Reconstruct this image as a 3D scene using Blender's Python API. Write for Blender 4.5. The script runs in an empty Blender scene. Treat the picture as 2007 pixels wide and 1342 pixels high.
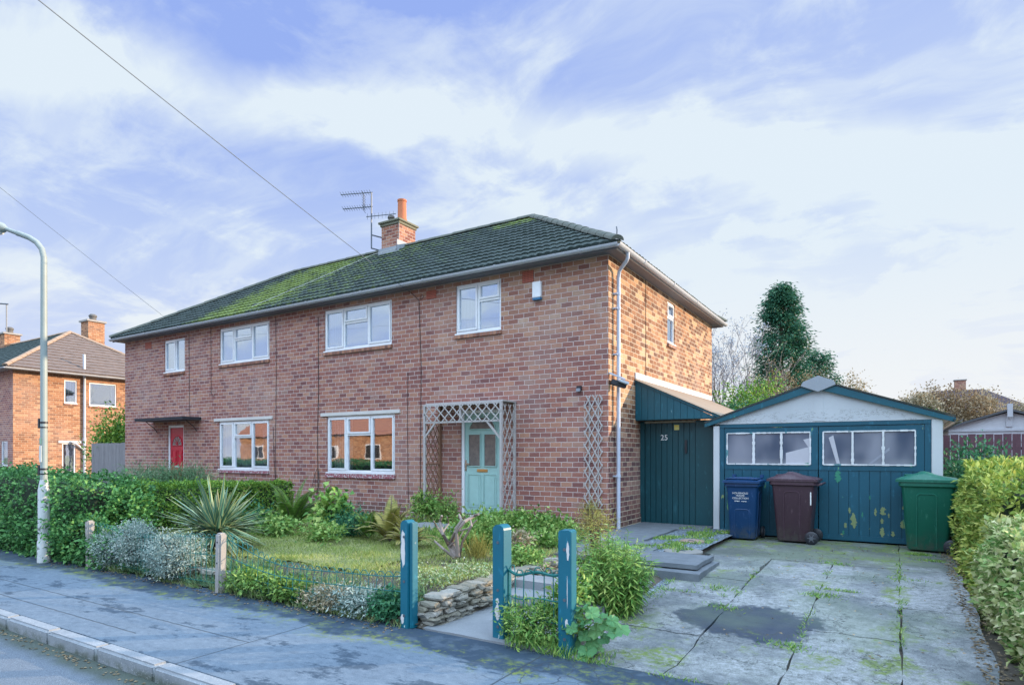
import bpy, bmesh, math, random
import numpy as np
from mathutils import Vector, Matrix, noise as mnoise
random.seed(7); RNG = np.random.default_rng(11)
R = math.radians
scene = bpy.context.scene
col = scene.collection

# ------------------------------------------------------------------ camera
CX, CY, CZ = 4.457, -10.523, 1.375
YAW = R(31.8); F = 1215.0; PX, PY = 1003.5, 890.0
cd = bpy.data.cameras.new("camera"); cam = bpy.data.objects.new("camera", cd); col.objects.link(cam)
cam.location = (CX, CY, CZ); cam.rotation_euler = (R(90), 0, YAW)
cd.sensor_width = 36; cd.lens = F / 2007 * 36; cd.shift_y = (PY - 671) / 2007
cd.clip_start = .05; cd.clip_end = 3000
scene.camera = cam

# ------------------------------------------------------------------ node helper
class NT:
    def __init__(s, tree): s.t = tree; s.n = tree.nodes; s.l = tree.links
    def new(s, typ, **kw):
        nd = s.n.new(typ)
        for k, v in kw.items(): setattr(nd, k, v)
        return nd
    def put(s, sock, v):
        if hasattr(v, 'is_output') or isinstance(v, bpy.types.NodeSocket): s.l.new(v, sock)
        elif isinstance(v, (tuple, list)):
            v = tuple(v)
            if sock.type == 'RGBA' and len(v) == 3: v = v + (1,)
            sock.default_value = v
        else: sock.default_value = v
    def m(s, op, a, b=0.0, c=0.0, clamp=False):
        nd = s.new('ShaderNodeMath', operation=op, use_clamp=clamp)
        s.put(nd.inputs[0], a); s.put(nd.inputs[1], b)
        if op in ('MULTIPLY_ADD', 'COMPARE', 'SMOOTH_MIN'): s.put(nd.inputs[2], c)
        return nd.outputs[0]
    def vm(s, op, a, b=(0, 0, 0)):
        nd = s.new('ShaderNodeVectorMath', operation=op)
        s.put(nd.inputs[0], a)
        if op == 'SCALE': s.put(nd.inputs[3], b)
        else: s.put(nd.inputs[1], b)
        return nd.outputs[1] if op in ('DOT_PRODUCT', 'LENGTH') else nd.outputs[0]
    def xyz(s, v):
        nd = s.new('ShaderNodeSeparateXYZ'); s.put(nd.inputs[0], v); return nd.outputs
    def comb(s, x, y, z):
        nd = s.new('ShaderNodeCombineXYZ')
        for i, q in enumerate((x, y, z)): s.put(nd.inputs[i], q)
        return nd.outputs[0]
    def noise(s, v, scale=1., detail=3., rough=.55, dist=0.):
        nd = s.new('ShaderNodeTexNoise'); s.put(nd.inputs['Vector'], v)
        nd.inputs['Scale'].default_value = scale; nd.inputs['Detail'].default_value = detail
        nd.inputs['Roughness'].default_value = rough; nd.inputs['Distortion'].default_value = dist
        return nd.outputs[0]
    def white(s, v):
        nd = s.new('ShaderNodeTexWhiteNoise'); s.put(nd.inputs['Vector'], v); return nd.outputs[0]
    def vor(s, v, scale=1., feature='F1', out=0):
        nd = s.new('ShaderNodeTexVoronoi', feature=feature); s.put(nd.inputs['Vector'], v); nd.inputs['Scale'].default_value = scale
        return nd.outputs[out]
    def ramp(s, f, stops, interp='LINEAR'):
        nd = s.new('ShaderNodeValToRGB'); nd.color_ramp.interpolation = interp
        e = nd.color_ramp.elements
        while len(e) < len(stops): e.new(.5)
        for q, (p, c) in zip(e, stops):
            q.position = p; q.color = (c if len(c) == 4 else tuple(c) + (1,)) if isinstance(c, (tuple, list)) else (c, c, c, 1)
        s.put(nd.inputs[0], f); return nd.outputs[0]
    def step(s, f, a, b):
        nd = s.new('ShaderNodeMapRange', clamp=True); nd.interpolation_type = 'SMOOTHSTEP'
        s.put(nd.inputs[0], f); s.put(nd.inputs[1], a); s.put(nd.inputs[2], b); return nd.outputs[0]
    def mix(s, f, a, b, mode='MIX'):
        nd = s.new('ShaderNodeMix', data_type='RGBA', blend_type=mode)
        s.put(nd.inputs[0], f); s.put(nd.inputs[6], a); s.put(nd.inputs[7], b); return nd.outputs[2]

# ------------------------------------------------------------------ world and sun
SUN_AZ = math.atan2(1, .85); SUN_EL = R(13)
w = bpy.data.worlds.new("World"); scene.world = w; w.use_nodes = True
T = NT(w.node_tree); T.n.clear()
def ray(px, py):
    u = (px - PX) / F; v = (PY - py) / F
    s, c = math.sin(YAW), math.cos(YAW)
    return Vector((-s + u * c, c + u * s, v))
sky = T.new('ShaderNodeTexSky', sky_type='NISHITA'); sky.sun_disc = False
sky.sun_elevation = SUN_EL; sky.sun_rotation = SUN_AZ; sky.air_density = 1.0; sky.dust_density = .6; sky.ozone_density = 2.0
tc = T.new('ShaderNodeTexCoord'); D = tc.outputs['Generated']
d = T.xyz(D)
den = T.m('ADD', T.m('MAXIMUM', d[2], 0.0), .22)
P = T.comb(T.m('DIVIDE', d[0], den), T.m('DIVIDE', d[1], den), 0)
P = T.vm('ADD', P, T.vm('SCALE', T.comb(T.noise(P, 1.1, 3), T.noise(T.vm('ADD', P, (9, 3, 0)), 1.1, 3), 0), .5))
def streak(p0, p1, wdt, amp):
    n = ray(*p0).cross(ray(*p1)).normalized()
    q = T.vm('DOT_PRODUCT', T.vm('NORMALIZE', D), tuple(n))
    q = T.m('ADD', q, T.m('MULTIPLY', T.m('SUBTRACT', T.noise(D, 3.5, 5, .6), .5), .10))
    return T.m('MULTIPLY', T.m('SUBTRACT', 1.0, T.step(T.m('ABSOLUTE', q), 0.0, wdt)), amp)
wisp = T.new('ShaderNodeMapping'); wisp.inputs['Rotation'].default_value = (0, 0, R(-38)); wisp.inputs['Scale'].default_value = (.8, 2.8, 1)
T.put(wisp.inputs[0], P)
n1 = T.noise(wisp.outputs[0], 1.7, 7, .60, .1)
n2 = T.noise(P, 2.3, 9, .62, .0)
elev = T.step(d[2], .60, .16)                                    # more cloud towards the horizon
side = T.step(T.vm('DOT_PRODUCT', D, tuple(ray(1900, 500).normalized())), .60, .99)
a = T.m('ADD', T.m('MULTIPLY', T.step(n1, .44, .68), .32), T.m('MULTIPLY', T.step(n2, .47, .62), .40))
a = T.m('ADD', a, T.m('MULTIPLY', elev, .62)); a = T.m('ADD', a, T.m('MULTIPLY', side, .34))
edge = T.m('MULTIPLY', T.step(n2, .3, .65), 1.0)
a = T.m('ADD', a, T.m('MULTIPLY', streak((0, 125), (1250, 275), .062, .75), T.m('ADD', .45, T.m('MULTIPLY', n1, .9))))
a = T.m('ADD', a, T.m('MULTIPLY', streak((200, 60), (700, 250), .05, .35), edge))
a = T.m('SUBTRACT', a, .09)
mask = T.m('MINIMUM', T.m('MAXIMUM', T.m('ADD', a, .02), 0.06), 1.0)
skyc = T.mix(.86, sky.outputs[0], (2.55, 3.70, 7.9), 'MIX')
warm = T.step(d[2], .34, .0)
cloudc = T.mix(warm, (6.1, 6.9, 7.6), (7.25, 7.35, 7.45))
fin = T.mix(mask, skyc, cloudc)
# added fill light: out-of-frame sky overhead and behind the camera is brightened
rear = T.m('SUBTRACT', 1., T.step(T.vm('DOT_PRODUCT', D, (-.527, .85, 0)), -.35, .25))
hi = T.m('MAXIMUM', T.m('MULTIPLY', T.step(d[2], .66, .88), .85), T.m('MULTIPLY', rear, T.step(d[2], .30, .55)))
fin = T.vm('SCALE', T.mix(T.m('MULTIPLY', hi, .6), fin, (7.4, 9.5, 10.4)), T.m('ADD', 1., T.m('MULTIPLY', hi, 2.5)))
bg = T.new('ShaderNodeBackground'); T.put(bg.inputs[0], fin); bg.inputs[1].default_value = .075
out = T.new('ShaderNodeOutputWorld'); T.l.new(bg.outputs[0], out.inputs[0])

sl = bpy.data.lights.new("sun", 'SUN'); sl.energy = 4.2; sl.angle = R(.6); sl.color = (1, .76, .52)
so = bpy.data.objects.new("sun", sl); col.objects.link(so)
sv = Vector((math.sin(SUN_AZ) * math.cos(SUN_EL), math.cos(SUN_AZ) * math.cos(SUN_EL), math.sin(SUN_EL)))
so.rotation_euler = sv.to_track_quat('Z', 'Y').to_euler(); so.location = (30, 30, 30)
scene.view_settings.view_transform = 'Standard'; scene.view_settings.look = 'None'
scene.view_settings.exposure = 0.74; scene.view_settings.gamma = 1

# ------------------------------------------------------------------ helpers
def at(px, py, t): r = ray(px, py); return Vector((CX + r.x * t, CY + r.y * t, CZ + r.z * t))
def onY(px, py, Y): return at(px, py, (Y - CY) / ray(px, py).y)
def onX(px, py, X): return at(px, py, (X - CX) / ray(px, py).x)
def onZ(px, py, Z): return at(px, py, (Z - CZ) / ray(px, py).z)

def tag(o, label=None, cat=None, group=None, kind=None):
    if label: o['label'] = label
    if cat: o['category'] = cat
    if group: o['group'] = group
    if kind: o['kind'] = kind
    return o
def root(name, loc, label, cat, group=None, rz=0):
    o = bpy.data.objects.new(name, None); col.objects.link(o); o.location = loc; o.rotation_euler = (0, 0, rz)
    o.empty_display_size = .2
    return tag(o, label, cat, group)
def link(name, me, mat, parent=None, world=True):
    o = bpy.data.objects.new(name, me); col.objects.link(o)
    if mat is not None: me.materials.append(mat)
    if parent is not None:
        o.parent = parent
        if world and parent.parent is None and parent.type == 'EMPTY':
            o.matrix_parent_inverse = Matrix.LocRotScale(parent.location, parent.rotation_euler, None).inverted()
    return o
class MB:
    def __init__(s): s.v = []; s.f = []; s.uv = None
    def add(s, vs, fs):
        b = len(s.v); s.v += [tuple(q) for q in vs]; s.f += [tuple(i + b for i in f) for f in fs]; return s
    def box(s, x0, y0, z0, x1, y1, z1):
        if x0 > x1: x0, x1 = x1, x0
        if y0 > y1: y0, y1 = y1, y0
        if z0 > z1: z0, z1 = z1, z0
        return s.add([(x0,y0,z0),(x1,y0,z0),(x1,y1,z0),(x0,y1,z0),(x0,y0,z1),(x1,y0,z1),(x1,y1,z1),(x0,y1,z1)],
                     [(0,3,2,1),(4,5,6,7),(0,1,5,4),(1,2,6,5),(2,3,7,6),(3,0,4,7)])
    def prism(s, poly, axis, a, b):
        """poly: 2D points; axis: 'x','y','z' extrusion axis from a to b"""
        def mk(p, t): return {'x': (t, p[0], p[1]), 'y': (p[0], t, p[1]), 'z': (p[0], p[1], t)}[axis]
        n = len(poly); vs = [mk(p, a) for p in poly] + [mk(p, b) for p in poly]
        fs = [tuple(range(n))[::-1], tuple(range(n, 2 * n))] + [(i, (i + 1) % n, n + (i + 1) % n, n + i) for i in range(n)]
        return s.add(vs, fs)
    def tube(s, pts, r, n=8, cap=True):
        pts = [Vector(p) for p in pts]; m = len(pts)
        rr = r if isinstance(r, (list, tuple)) else [r] * m
        up = Vector((.13, .27, .95)); vs = []; prev = None
        for i, p in enumerate(pts):
            dd = (pts[min(i + 1, m - 1)] - pts[max(i - 1, 0)])
            if dd.length < 1e-9: dd = Vector((0, 0, 1))
            dd.normalize()
            if prev is None:
                a = dd.cross(up if abs(dd.dot(up)) < .95 else Vector((1, 0, 0))).normalized()
            else:
                a = (prev - dd * prev.dot(dd))
                a = a.normalized() if a.length > 1e-6 else dd.cross(up).normalized()
            prev = a; b = dd.cross(a)
            for k in range(n):
                t = 2 * math.pi * k / n; vs.append(p + (a * math.cos(t) + b * math.sin(t)) * rr[i])
        fs = [(i * n + k, i * n + (k + 1) % n, (i + 1) * n + (k + 1) % n, (i + 1) * n + k) for i in range(m - 1) for k in range(n)]
        if cap: fs += [tuple(range(n))[::-1], tuple(range((m - 1) * n, m * n))]
        return s.add(vs, fs)
    def bar(s, a, b, wx, wz, up=(0, 0, 1)):
        a, b = Vector(a), Vector(b); dd = (b - a).normalized(); u = Vector(up)
        sd = dd.cross(u)
        if sd.length < 1e-4: sd = dd.cross(Vector((1, 0, 0)))
        sd.normalize(); u = sd.cross(dd).normalized()
        vs = [p + sd * (wx / 2 * i) + u * (wz / 2 * j) for p in (a, b) for i, j in ((-1, -1), (1, -1), (1, 1), (-1, 1))]
        return s.add(vs, [(0,3,2,1),(4,5,6,7),(0,1,5,4),(1,2,6,5),(2,3,7,6),(3,0,4,7)])
    def lathe(s, c, prof, n=24):
        c = Vector(c); m = len(prof)
        vs = [c + Vector((r * math.cos(2 * math.pi * k / n), r * math.sin(2 * math.pi * k / n), z)) for r, z in prof for k in range(n)]
        fs = [(i * n + k, i * n + (k + 1) % n, (i + 1) * n + (k + 1) % n, (i + 1) * n + k) for i in range(m - 1) for k in range(n)]
        fs += [tuple(range(n))[::-1], tuple(range((m - 1) * n, m * n))]
        return s.add(vs, fs)
    def quad(s, a, b, c, d): return s.add([a, b, c, d], [(0, 1, 2, 3)])
    def build(s, name, mat, parent=None, bevel=0, smooth=False, world=True, seg=2):
        me = bpy.data.meshes.new(name); me.from_pydata(s.v, [], s.f); me.update()
        if bevel:
            bm = bmesh.new(); bm.from_mesh(me)
            bmesh.ops.remove_doubles(bm, verts=bm.verts, dist=1e-5)
            es = [e for e in bm.edges if len(e.link_faces) == 2 and e.calc_face_angle(0) > .5]
            try: bmesh.ops.bevel(bm, geom=es, offset=bevel, segments=seg, affect='EDGES', clamp_overlap=True)
            except Exception: pass
            bm.normal_update(); bm.to_mesh(me); bm.free()
        if smooth:
            for p in me.polygons: p.use_smooth = True
            try: me.set_sharp_from_angle(angle=R(38))
            except Exception: pass
        return link(name, me, mat, parent, world)

# ------------------------------------------------------------------ materials
MATS = {}
def mat(name, colr=(.5, .5, .5), rough=.7, fn=None, bump=None, metal=0, spec=.5):
    if name in MATS: return MATS[name]
    m = bpy.data.materials.new(name); m.use_nodes = True; t = NT(m.node_tree); MATS[name] = m
    b = t.n['Principled BSDF']; b.inputs['Roughness'].default_value = rough; b.inputs['Metallic'].default_value = metal
    b.inputs['Specular IOR Level'].default_value = spec
    o = t.new('ShaderNodeTexCoord').outputs['Object']
    if fn is None:
        f = t.noise(o, 9, 4); f2 = t.noise(o, 1.3, 3)
        c = t.mix(t.m('MULTIPLY', t.m('ADD', f, f2), .5), tuple(q * .78 for q in colr), tuple(min(1, q * 1.2) for q in colr))
        t.put(b.inputs['Base Color'], c)
        bp = t.new('ShaderNodeBump'); bp.inputs['Strength'].default_value = .15; bp.inputs['Distance'].default_value = .01
        t.put(bp.inputs['Height'], t.noise(o, 60, 3)); t.l.new(bp.outputs[0], b.inputs['Normal'])
    else:
        r = fn(t, o)
        if isinstance(r, tuple) and not isinstance(r[0], float):
            c, h = r[0], r[1]
            if h is not None:
                bp = t.new('ShaderNodeBump'); bp.inputs['Strength'].default_value = (bump or (.5, .01))[0]; bp.inputs['Distance'].default_value = (bump or (.5, .01))[1]
                t.put(bp.inputs['Height'], h); t.l.new(bp.outputs[0], b.inputs['Normal'])
            if len(r) > 2: t.put(b.inputs['Roughness'], r[2])
        else: c = r
        t.put(b.inputs['Base Color'], c)
    return m

BW, BH = .2360, .0945
def brick_fn(kind):
    def fn(t, o):
        g = t.new('ShaderNodeNewGeometry'); n = t.xyz(g.outputs['True Normal']); p = t.xyz(o)
        isx = t.m('GREATER_THAN', t.m('ABSOLUTE', n[0]), .6)
        u = t.m('ADD', t.m('MULTIPLY', p[1], isx), t.m('MULTIPLY', p[0], t.m('SUBTRACT', 1., isx)))
        wob = t.m('MULTIPLY', t.m('SUBTRACT', t.noise(o, 16, 3, .6), .5), .016)
        u = t.m('ADD', u, wob); v = t.m('ADD', p[2], wob)
        v = t.m('ADD', v, t.m('MULTIPLY', t.m('SUBTRACT', t.noise(o, 1.1, 2), .5), .02))
        rw = t.m('DIVIDE', v, BH); row = t.m('FLOOR', rw)
        off = t.m('MULTIPLY', t.m('MODULO', t.m('ADD', row, 200.), 2.), .5)
        off = t.m('ADD', off, t.m('MULTIPLY', t.white(t.comb(row, 3., isx)), .16))
        uw = t.m('ADD', t.m('DIVIDE', u, BW), off); cell = t.m('FLOOR', uw)
        idv = t.comb(cell, row, isx)
        fu = t.m('FRACT', uw); fv = t.m('FRACT', rw)
        eu = t.m('MULTIPLY', t.m('MINIMUM', fu, t.m('SUBTRACT', 1., fu)), BW)
        ev = t.m('MULTIPLY', t.m('MINIMUM', fv, t.m('SUBTRACT', 1., fv)), BH)
        e = t.m('MINIMUM', eu, ev)
        mask = t.step(e, .0035, .0088)                              # 1 on the brick
        rnd = t.white(idv); rnd2 = t.white(t.vm('ADD', idv, (7.3, 1.1, 5.)))
        if kind == 'front':
            c = t.ramp(rnd, [(0, (.20, .082, .078)), (.12, (.26, .105, .090)), (.45, (.33, .135, .105)), (.7, (.37, .165, .120)), (.88, (.45, .225, .150)), (1, (.32, .180, .150))])
            tan = t.m('MULTIPLY', t.step(p[2], 3.0, 4.5), t.step(p[0], -6.5, -1.0))
            c = t.mix(t.m('MULTIPLY', tan, .62), c, t.ramp(rnd2, [(0, (.23, .11, .09)), (.4, (.38, .19, .12)), (.75, (.46, .27, .17)), (1, (.52, .37, .25))]))
            pale = t.m('MULTIPLY', t.step(t.noise(o, .9, 4, .65), .55, .70), t.step(rnd2, .55, .8))
            c = t.mix(t.m('MULTIPLY', pale, .65), c, (.50, .40, .34))
            mort = t.mix(t.noise(o, 2.2, 4), (.46, .36, .34), (.66, .55, .52))
        elif kind == 'side':
            c = t.ramp(rnd, [(0, (.13, .055, .028)), (.3, (.22, .095, .045)), (.6, (.33, .155, .075)), (.75, (.46, .25, .13)), (1, (.58, .38, .22))])
            low = t.step(p[2], 2.4, 1.2)  # lower bricks darker and redder, shading put into the brick colour
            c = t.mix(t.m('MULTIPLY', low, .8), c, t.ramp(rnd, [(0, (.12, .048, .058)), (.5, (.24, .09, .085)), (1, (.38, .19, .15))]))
            mort = t.mix(t.noise(o, 2.2, 4), (.56, .45, .33), (.74, .62, .48))
        elif kind == 'far':
            c = t.ramp(rnd, [(0, (.22, .10, .055)), (.4, (.36, .16, .08)), (.8, (.44, .21, .105)), (1, (.50, .29, .16))])
            mort = (.50, .38, .27)
        else:
            c = t.ramp(rnd, [(0, (.20, .07, .055)), (.5, (.36, .14, .09)), (1, (.48, .24, .15))])
            mort = (.55, .46, .40)
        grain = t.noise(o, 70, 4, .7)
        c = t.mix(.55, c, t.mix(grain, (.2, .2, .2), (1.55, 1.55, 1.55)), 'MULTIPLY')
        c = t.mix(.5, c, t.mix(t.noise(o, 14, 4, .7), (.45, .45, .45), (1.5, 1.5, 1.5)), 'MULTIPLY')
        stain = t.step(t.noise(o, .55, 5, .6), .42, .72)
        c = t.mix(t.m('MULTIPLY', stain, .22), c, (.50, .40, .36))
        damp = t.m('MULTIPLY', t.step(p[2], .42, .02), t.step(t.noise(o, 1.6, 4), .3, .6))
        c = t.mix(t.m('MULTIPLY', damp, .65), c, (.06, .045, .045))
        sm = t.step(t.noise(t.vm('ADD', o, (3, 1, 8)), 1.7, 5, .7), .66, .74)
        c = t.mix(t.m('MULTIPLY', sm, .45), c, mort)
        cc = t.mix(mask, mort, c)
        h = t.m('ADD', t.m('MULTIPLY', mask, .8), t.m('MULTIPLY', grain, .35))
        h = t.m('ADD', h, t.m('MULTIPLY', rnd2, .25))
        return cc, h, .9
    return fn
M_FRONT = mat('brick_front', fn=brick_fn('front'), bump=(.7, .010))
M_SIDE = mat('brick_side', fn=brick_fn('side'), bump=(.8, .014))
M_FAR = mat('brick_far', fn=brick_fn('far'), bump=(.6, .012))
M_CHIM = mat('brick_chimney', fn=brick_fn('chim'), bump=(.7, .012))

def tile_fn(base, moss):
    def fn(t, o):
        p = t.xyz(o)
        a = t.noise(o, 3.5, 5, .7); b = t.noise(t.vm('MULTIPLY', o, (1.0, 1.0, 1.0)), .55, 4, .6)
        c = t.mix(a, tuple(q * .55 for q in base), tuple(q * 1.7 for q in base))
        c = t.mix(t.step(t.noise(o, 26, 3), .62, .74), c, (.18, .20, .18))
        if moss:
            r1 = t.m('MULTIPLY', t.step(p[0], -14.0, -11.6), t.step(p[0], -7.6, -10.6))
            r2 = t.m('MULTIPLY', t.step(p[0], -6.0, -4.0), t.step(p[2], 7.0, 7.5))
            r3 = t.m('MULTIPLY', t.step(p[0], -12.5, -9.5), t.m('MULTIPLY', t.step(p[0], -1.5, -7.5), .50))
            reg = t.m('MAXIMUM', t.m('MULTIPLY', r1, .98), t.m('MAXIMUM', r2, r3))
            k = t.m('ADD', t.m('MULTIPLY', t.noise(o, 2.6, 6, .72), .9), t.m('MULTIPLY', reg, .33))
            k = t.step(t.m('ADD', k, t.m('MULTIPLY', t.m('SUBTRACT', t.noise(o, 11, 5, .75), .5), .9)), .58, .80)
            green = t.mix(t.noise(o, 5, 4), (.045, .085, .022), (.24, .31, .035))
            green = t.mix(t.m('SUBTRACT', 1., t.m('MINIMUM', t.m('MULTIPLY', reg, 1.4), 1.)), green, (.040, .075, .035))
            c = t.mix(t.m('MULTIPLY', k, .9), c, green)
        return c, t.noise(o, 40, 4), .85
    return fn
M_TILE = mat('roof_tile', fn=tile_fn((.024, .040, .035), True), bump=(.4, .012))
M_TILE2 = mat('roof_tile_far', fn=tile_fn((.14, .105, .09), False), bump=(.4, .012))
M_TILE3 = mat('roof_tile_dark', fn=tile_fn((.035, .055, .05), False), bump=(.4, .012))
M_RIDGE = mat('ridge_tile', fn=lambda t, o: (t.mix(t.noise(o, 6, 5, .7), (.035, .055, .045), (.20, .20, .17)), t.noise(o, 40, 4)), rough=.9, bump=(.5, .01))
M_RIDGE2 = mat('ridge_tile_far', (.34, .24, .17), .85)
M_UPVC = mat('white_upvc', (.78, .80, .84), .35)
M_GUT = mat('gutter', (.46, .49, .54), .4)
M_SOFF = mat('soffit', (.16, .16, .18), .6)
M_SOFFW = mat('soffit_timber', (.42, .38, .36), .6)
M_PIPE = mat('pipe', (.50, .54, .64), .45)
M_STONE = mat('lintel', (.60, .58, .56), .8)
M_DARK = mat('dark', (.02, .02, .022), .8)
M_BLACK = mat('black_plastic', (.02, .022, .03), .4)
M_CABLE = mat('cable', (.025, .02, .025), .6)
M_POT = mat('clay_pot', (.50, .16, .07), .75)
M_METAL = mat('aerial_metal', (.13, .15, .18), .45, metal=.5)
M_LEAD = mat('lead', (.30, .33, .37), .55)
def sillfn(t, o):
    p = t.xyz(o); f = t.m('FRACT', t.m('DIVIDE', t.m('ADD', p[0], p[1]), .082)); e = t.m('MINIMUM', f, t.m('SUBTRACT', 1., f))
    rn = t.white(t.comb(t.m('FLOOR', t.m('DIVIDE', t.m('ADD', p[0], p[1]), .082)), 0, 0))
    c = t.ramp(rn, [(0, (.17, .075, .055)), (.5, (.30, .13, .085)), (1, (.42, .21, .13))])
    return t.mix(t.step(e, .05, .12), (.20, .14, .12), c), t.noise(o, 40)
M_SILL = mat('brick_sill', fn=sillfn)
def sillpfn(t, o):
    c = t.mix(t.step(t.noise(o, 22, 4, .7), .50, .60), (.30, .085, .11), (.62, .60, .60))
    return c, t.noise(o, 40)
M_SILLP = mat('painted_sill', fn=sillpfn)
def glassmat(name, base, fac, rough=.02, tint=(.8, .85, .9), tintg=(.95, .97, 1)):
    m = bpy.data.materials.new(name); m.use_nodes = True; t = NT(m.node_tree); t.n.clear()
    tr = t.new('ShaderNodeBsdfTransparent'); tr.inputs[0].default_value = tint + (1,)
    gl = t.new('ShaderNodeBsdfGlossy'); gl.inputs[1].default_value = rough; gl.inputs[0].default_value = tintg + (1,)
    o = t.new('ShaderNodeTexCoord').outputs['Object']
    bp = t.new('ShaderNodeBump'); bp.inputs['Strength'].default_value = .10; bp.inputs['Distance'].default_value = .010
    t.put(bp.inputs['Height'], t.noise(o, 2.0, 2)); t.l.new(bp.outputs[0], gl.inputs['Normal'])
    mx = t.new('ShaderNodeMixShader'); mx.inputs[0].default_value = fac
    t.l.new(tr.outputs[0], mx.inputs[1]); t.l.new(gl.outputs[0], mx.inputs[2])
    ou = t.new('ShaderNodeOutputMaterial'); t.l.new(mx.outputs[0], ou.inputs[0]); return m
M_GLASS = glassmat('window_glass', None, .46)
M_GLASSU = glassmat('window_glass_upper', None, .68, tintg=(.74, .84, .97))
def curfn(t, o):
    p = t.xyz(o); wv = t.m('SINE', t.m('MULTIPLY', t.m('ADD', t.m('ADD', p[0], p[1]), t.m('MULTIPLY', t.noise(o, 2), .05)), 75.))
    return t.mix(t.m('MULTIPLY', t.m('ADD', wv, 1.), .5), (.42, .40, .40), (.82, .80, .78)), wv
M_CURT = mat('net_curtain', fn=curfn, bump=(.6, .02))
M_ROOM = mat('room', (.06, .055, .055), .9)

def paint_fn(base, under, under2, amt, hbias=None, plank=0, axis=0):
    """old gloss paint: base colour, flaking to a paler coat"""
    def fn(t, o):
        p = t.xyz(o)
        st = t.vm('MULTIPLY', o, (1, 1, .38))
        n = t.noise(st, 7, 5, .6)
        if hbias: n = t.m('ADD', n, t.m('MULTIPLY', t.step(p[2], hbias[0], hbias[1]), hbias[2]))
        k = t.step(n, amt, amt + .012)
        c = t.mix(t.noise(o, 1.7, 4), tuple(q * .72 for q in base), tuple(q * 1.25 for q in base))
        c = t.mix(t.m('MULTIPLY', t.step(t.noise(st, 14, 4), .58, .75), .35), c, tuple(min(1, q * 2.6 + .03) for q in base))
        u = t.mix(t.step(t.noise(o, 2.3, 2), .48, .56), under, under2)
        c = t.mix(k, c, u)
        h = t.m('SUBTRACT', t.m('MULTIPLY', t.noise(o, 50, 3), .25), t.m('MULTIPLY', k, .5))
        return c, h, t.m('ADD', .42, t.m('MULTIPLY', k, .4))
    return fn
TEAL = (.004, .078, .125)
M_TEALG = mat('teal_paint_garage', fn=paint_fn(TEAL, (.10, .28, .14), (.30, .34, .12), .690, (.95, .25, .050)), bump=(.4, .006))
M_TEALB = mat('teal_barge', fn=paint_fn((.004, .085, .125), (.02, .30, .24), (.35, .45, .45), .72), bump=(.4, .006))
M_TEALD = mat('teal_gate', fn=paint_fn((.003, .058, .075), (.03, .16, .17), (.10, .22, .22), .74), bump=(.3, .006))
M_POSTP = mat('post_paint', fn=paint_fn((.004, .125, .185), (.66, .64, .62), (.50, .62, .58), .648), bump=(.5, .008))
M_PUTTY = mat('putty', fn=paint_fn((.66, .68, .70), (.12, .30, .33), (.30, .34, .36), .60), bump=(.6, .012))
def concfn(a, b, sc=3.):
    def fn(t, o):
        n = t.noise(o, sc, 6, .65); c = t.mix(n, a, b)
        sp = t.step(t.noise(o, 90, 2), .60, .72)
        return t.mix(t.m('MULTIPLY', sp, .4), c, tuple(min(1, q * 1.35) for q in b)), t.noise(o, 70, 4, .7)
    return fn
M_RENDER = mat('painted_render', fn=concfn((.44, .47, .50), (.62, .64, .66), 1.6), bump=(.5, .006))
M_CONCP = mat('concrete_post', fn=concfn((.22, .21, .20), (.44, .42, .40), 9), bump=(.6, .008))
def crackfn(t, o):
    c = t.mix(t.noise(o, 1.6, 5), (.40, .43, .46), (.56, .59, .62))
    st = t.vm('MULTIPLY', o, (1, 1, 2.4)); p = t.xyz(o)
    e = t.m('ABSOLUTE', t.m('SUBTRACT', t.noise(st, 2.6, 6, .7), .5))
    k = t.m('MULTIPLY', t.m('SUBTRACT', 1., t.step(e, .002, .008)), t.step(p[2], 2.20, 2.06))
    return t.mix(k, c, (.16, .16, .15)), t.noise(o, 60, 3)
M_GABLE = mat('gable_board', fn=crackfn, bump=(.3, .006))

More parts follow.
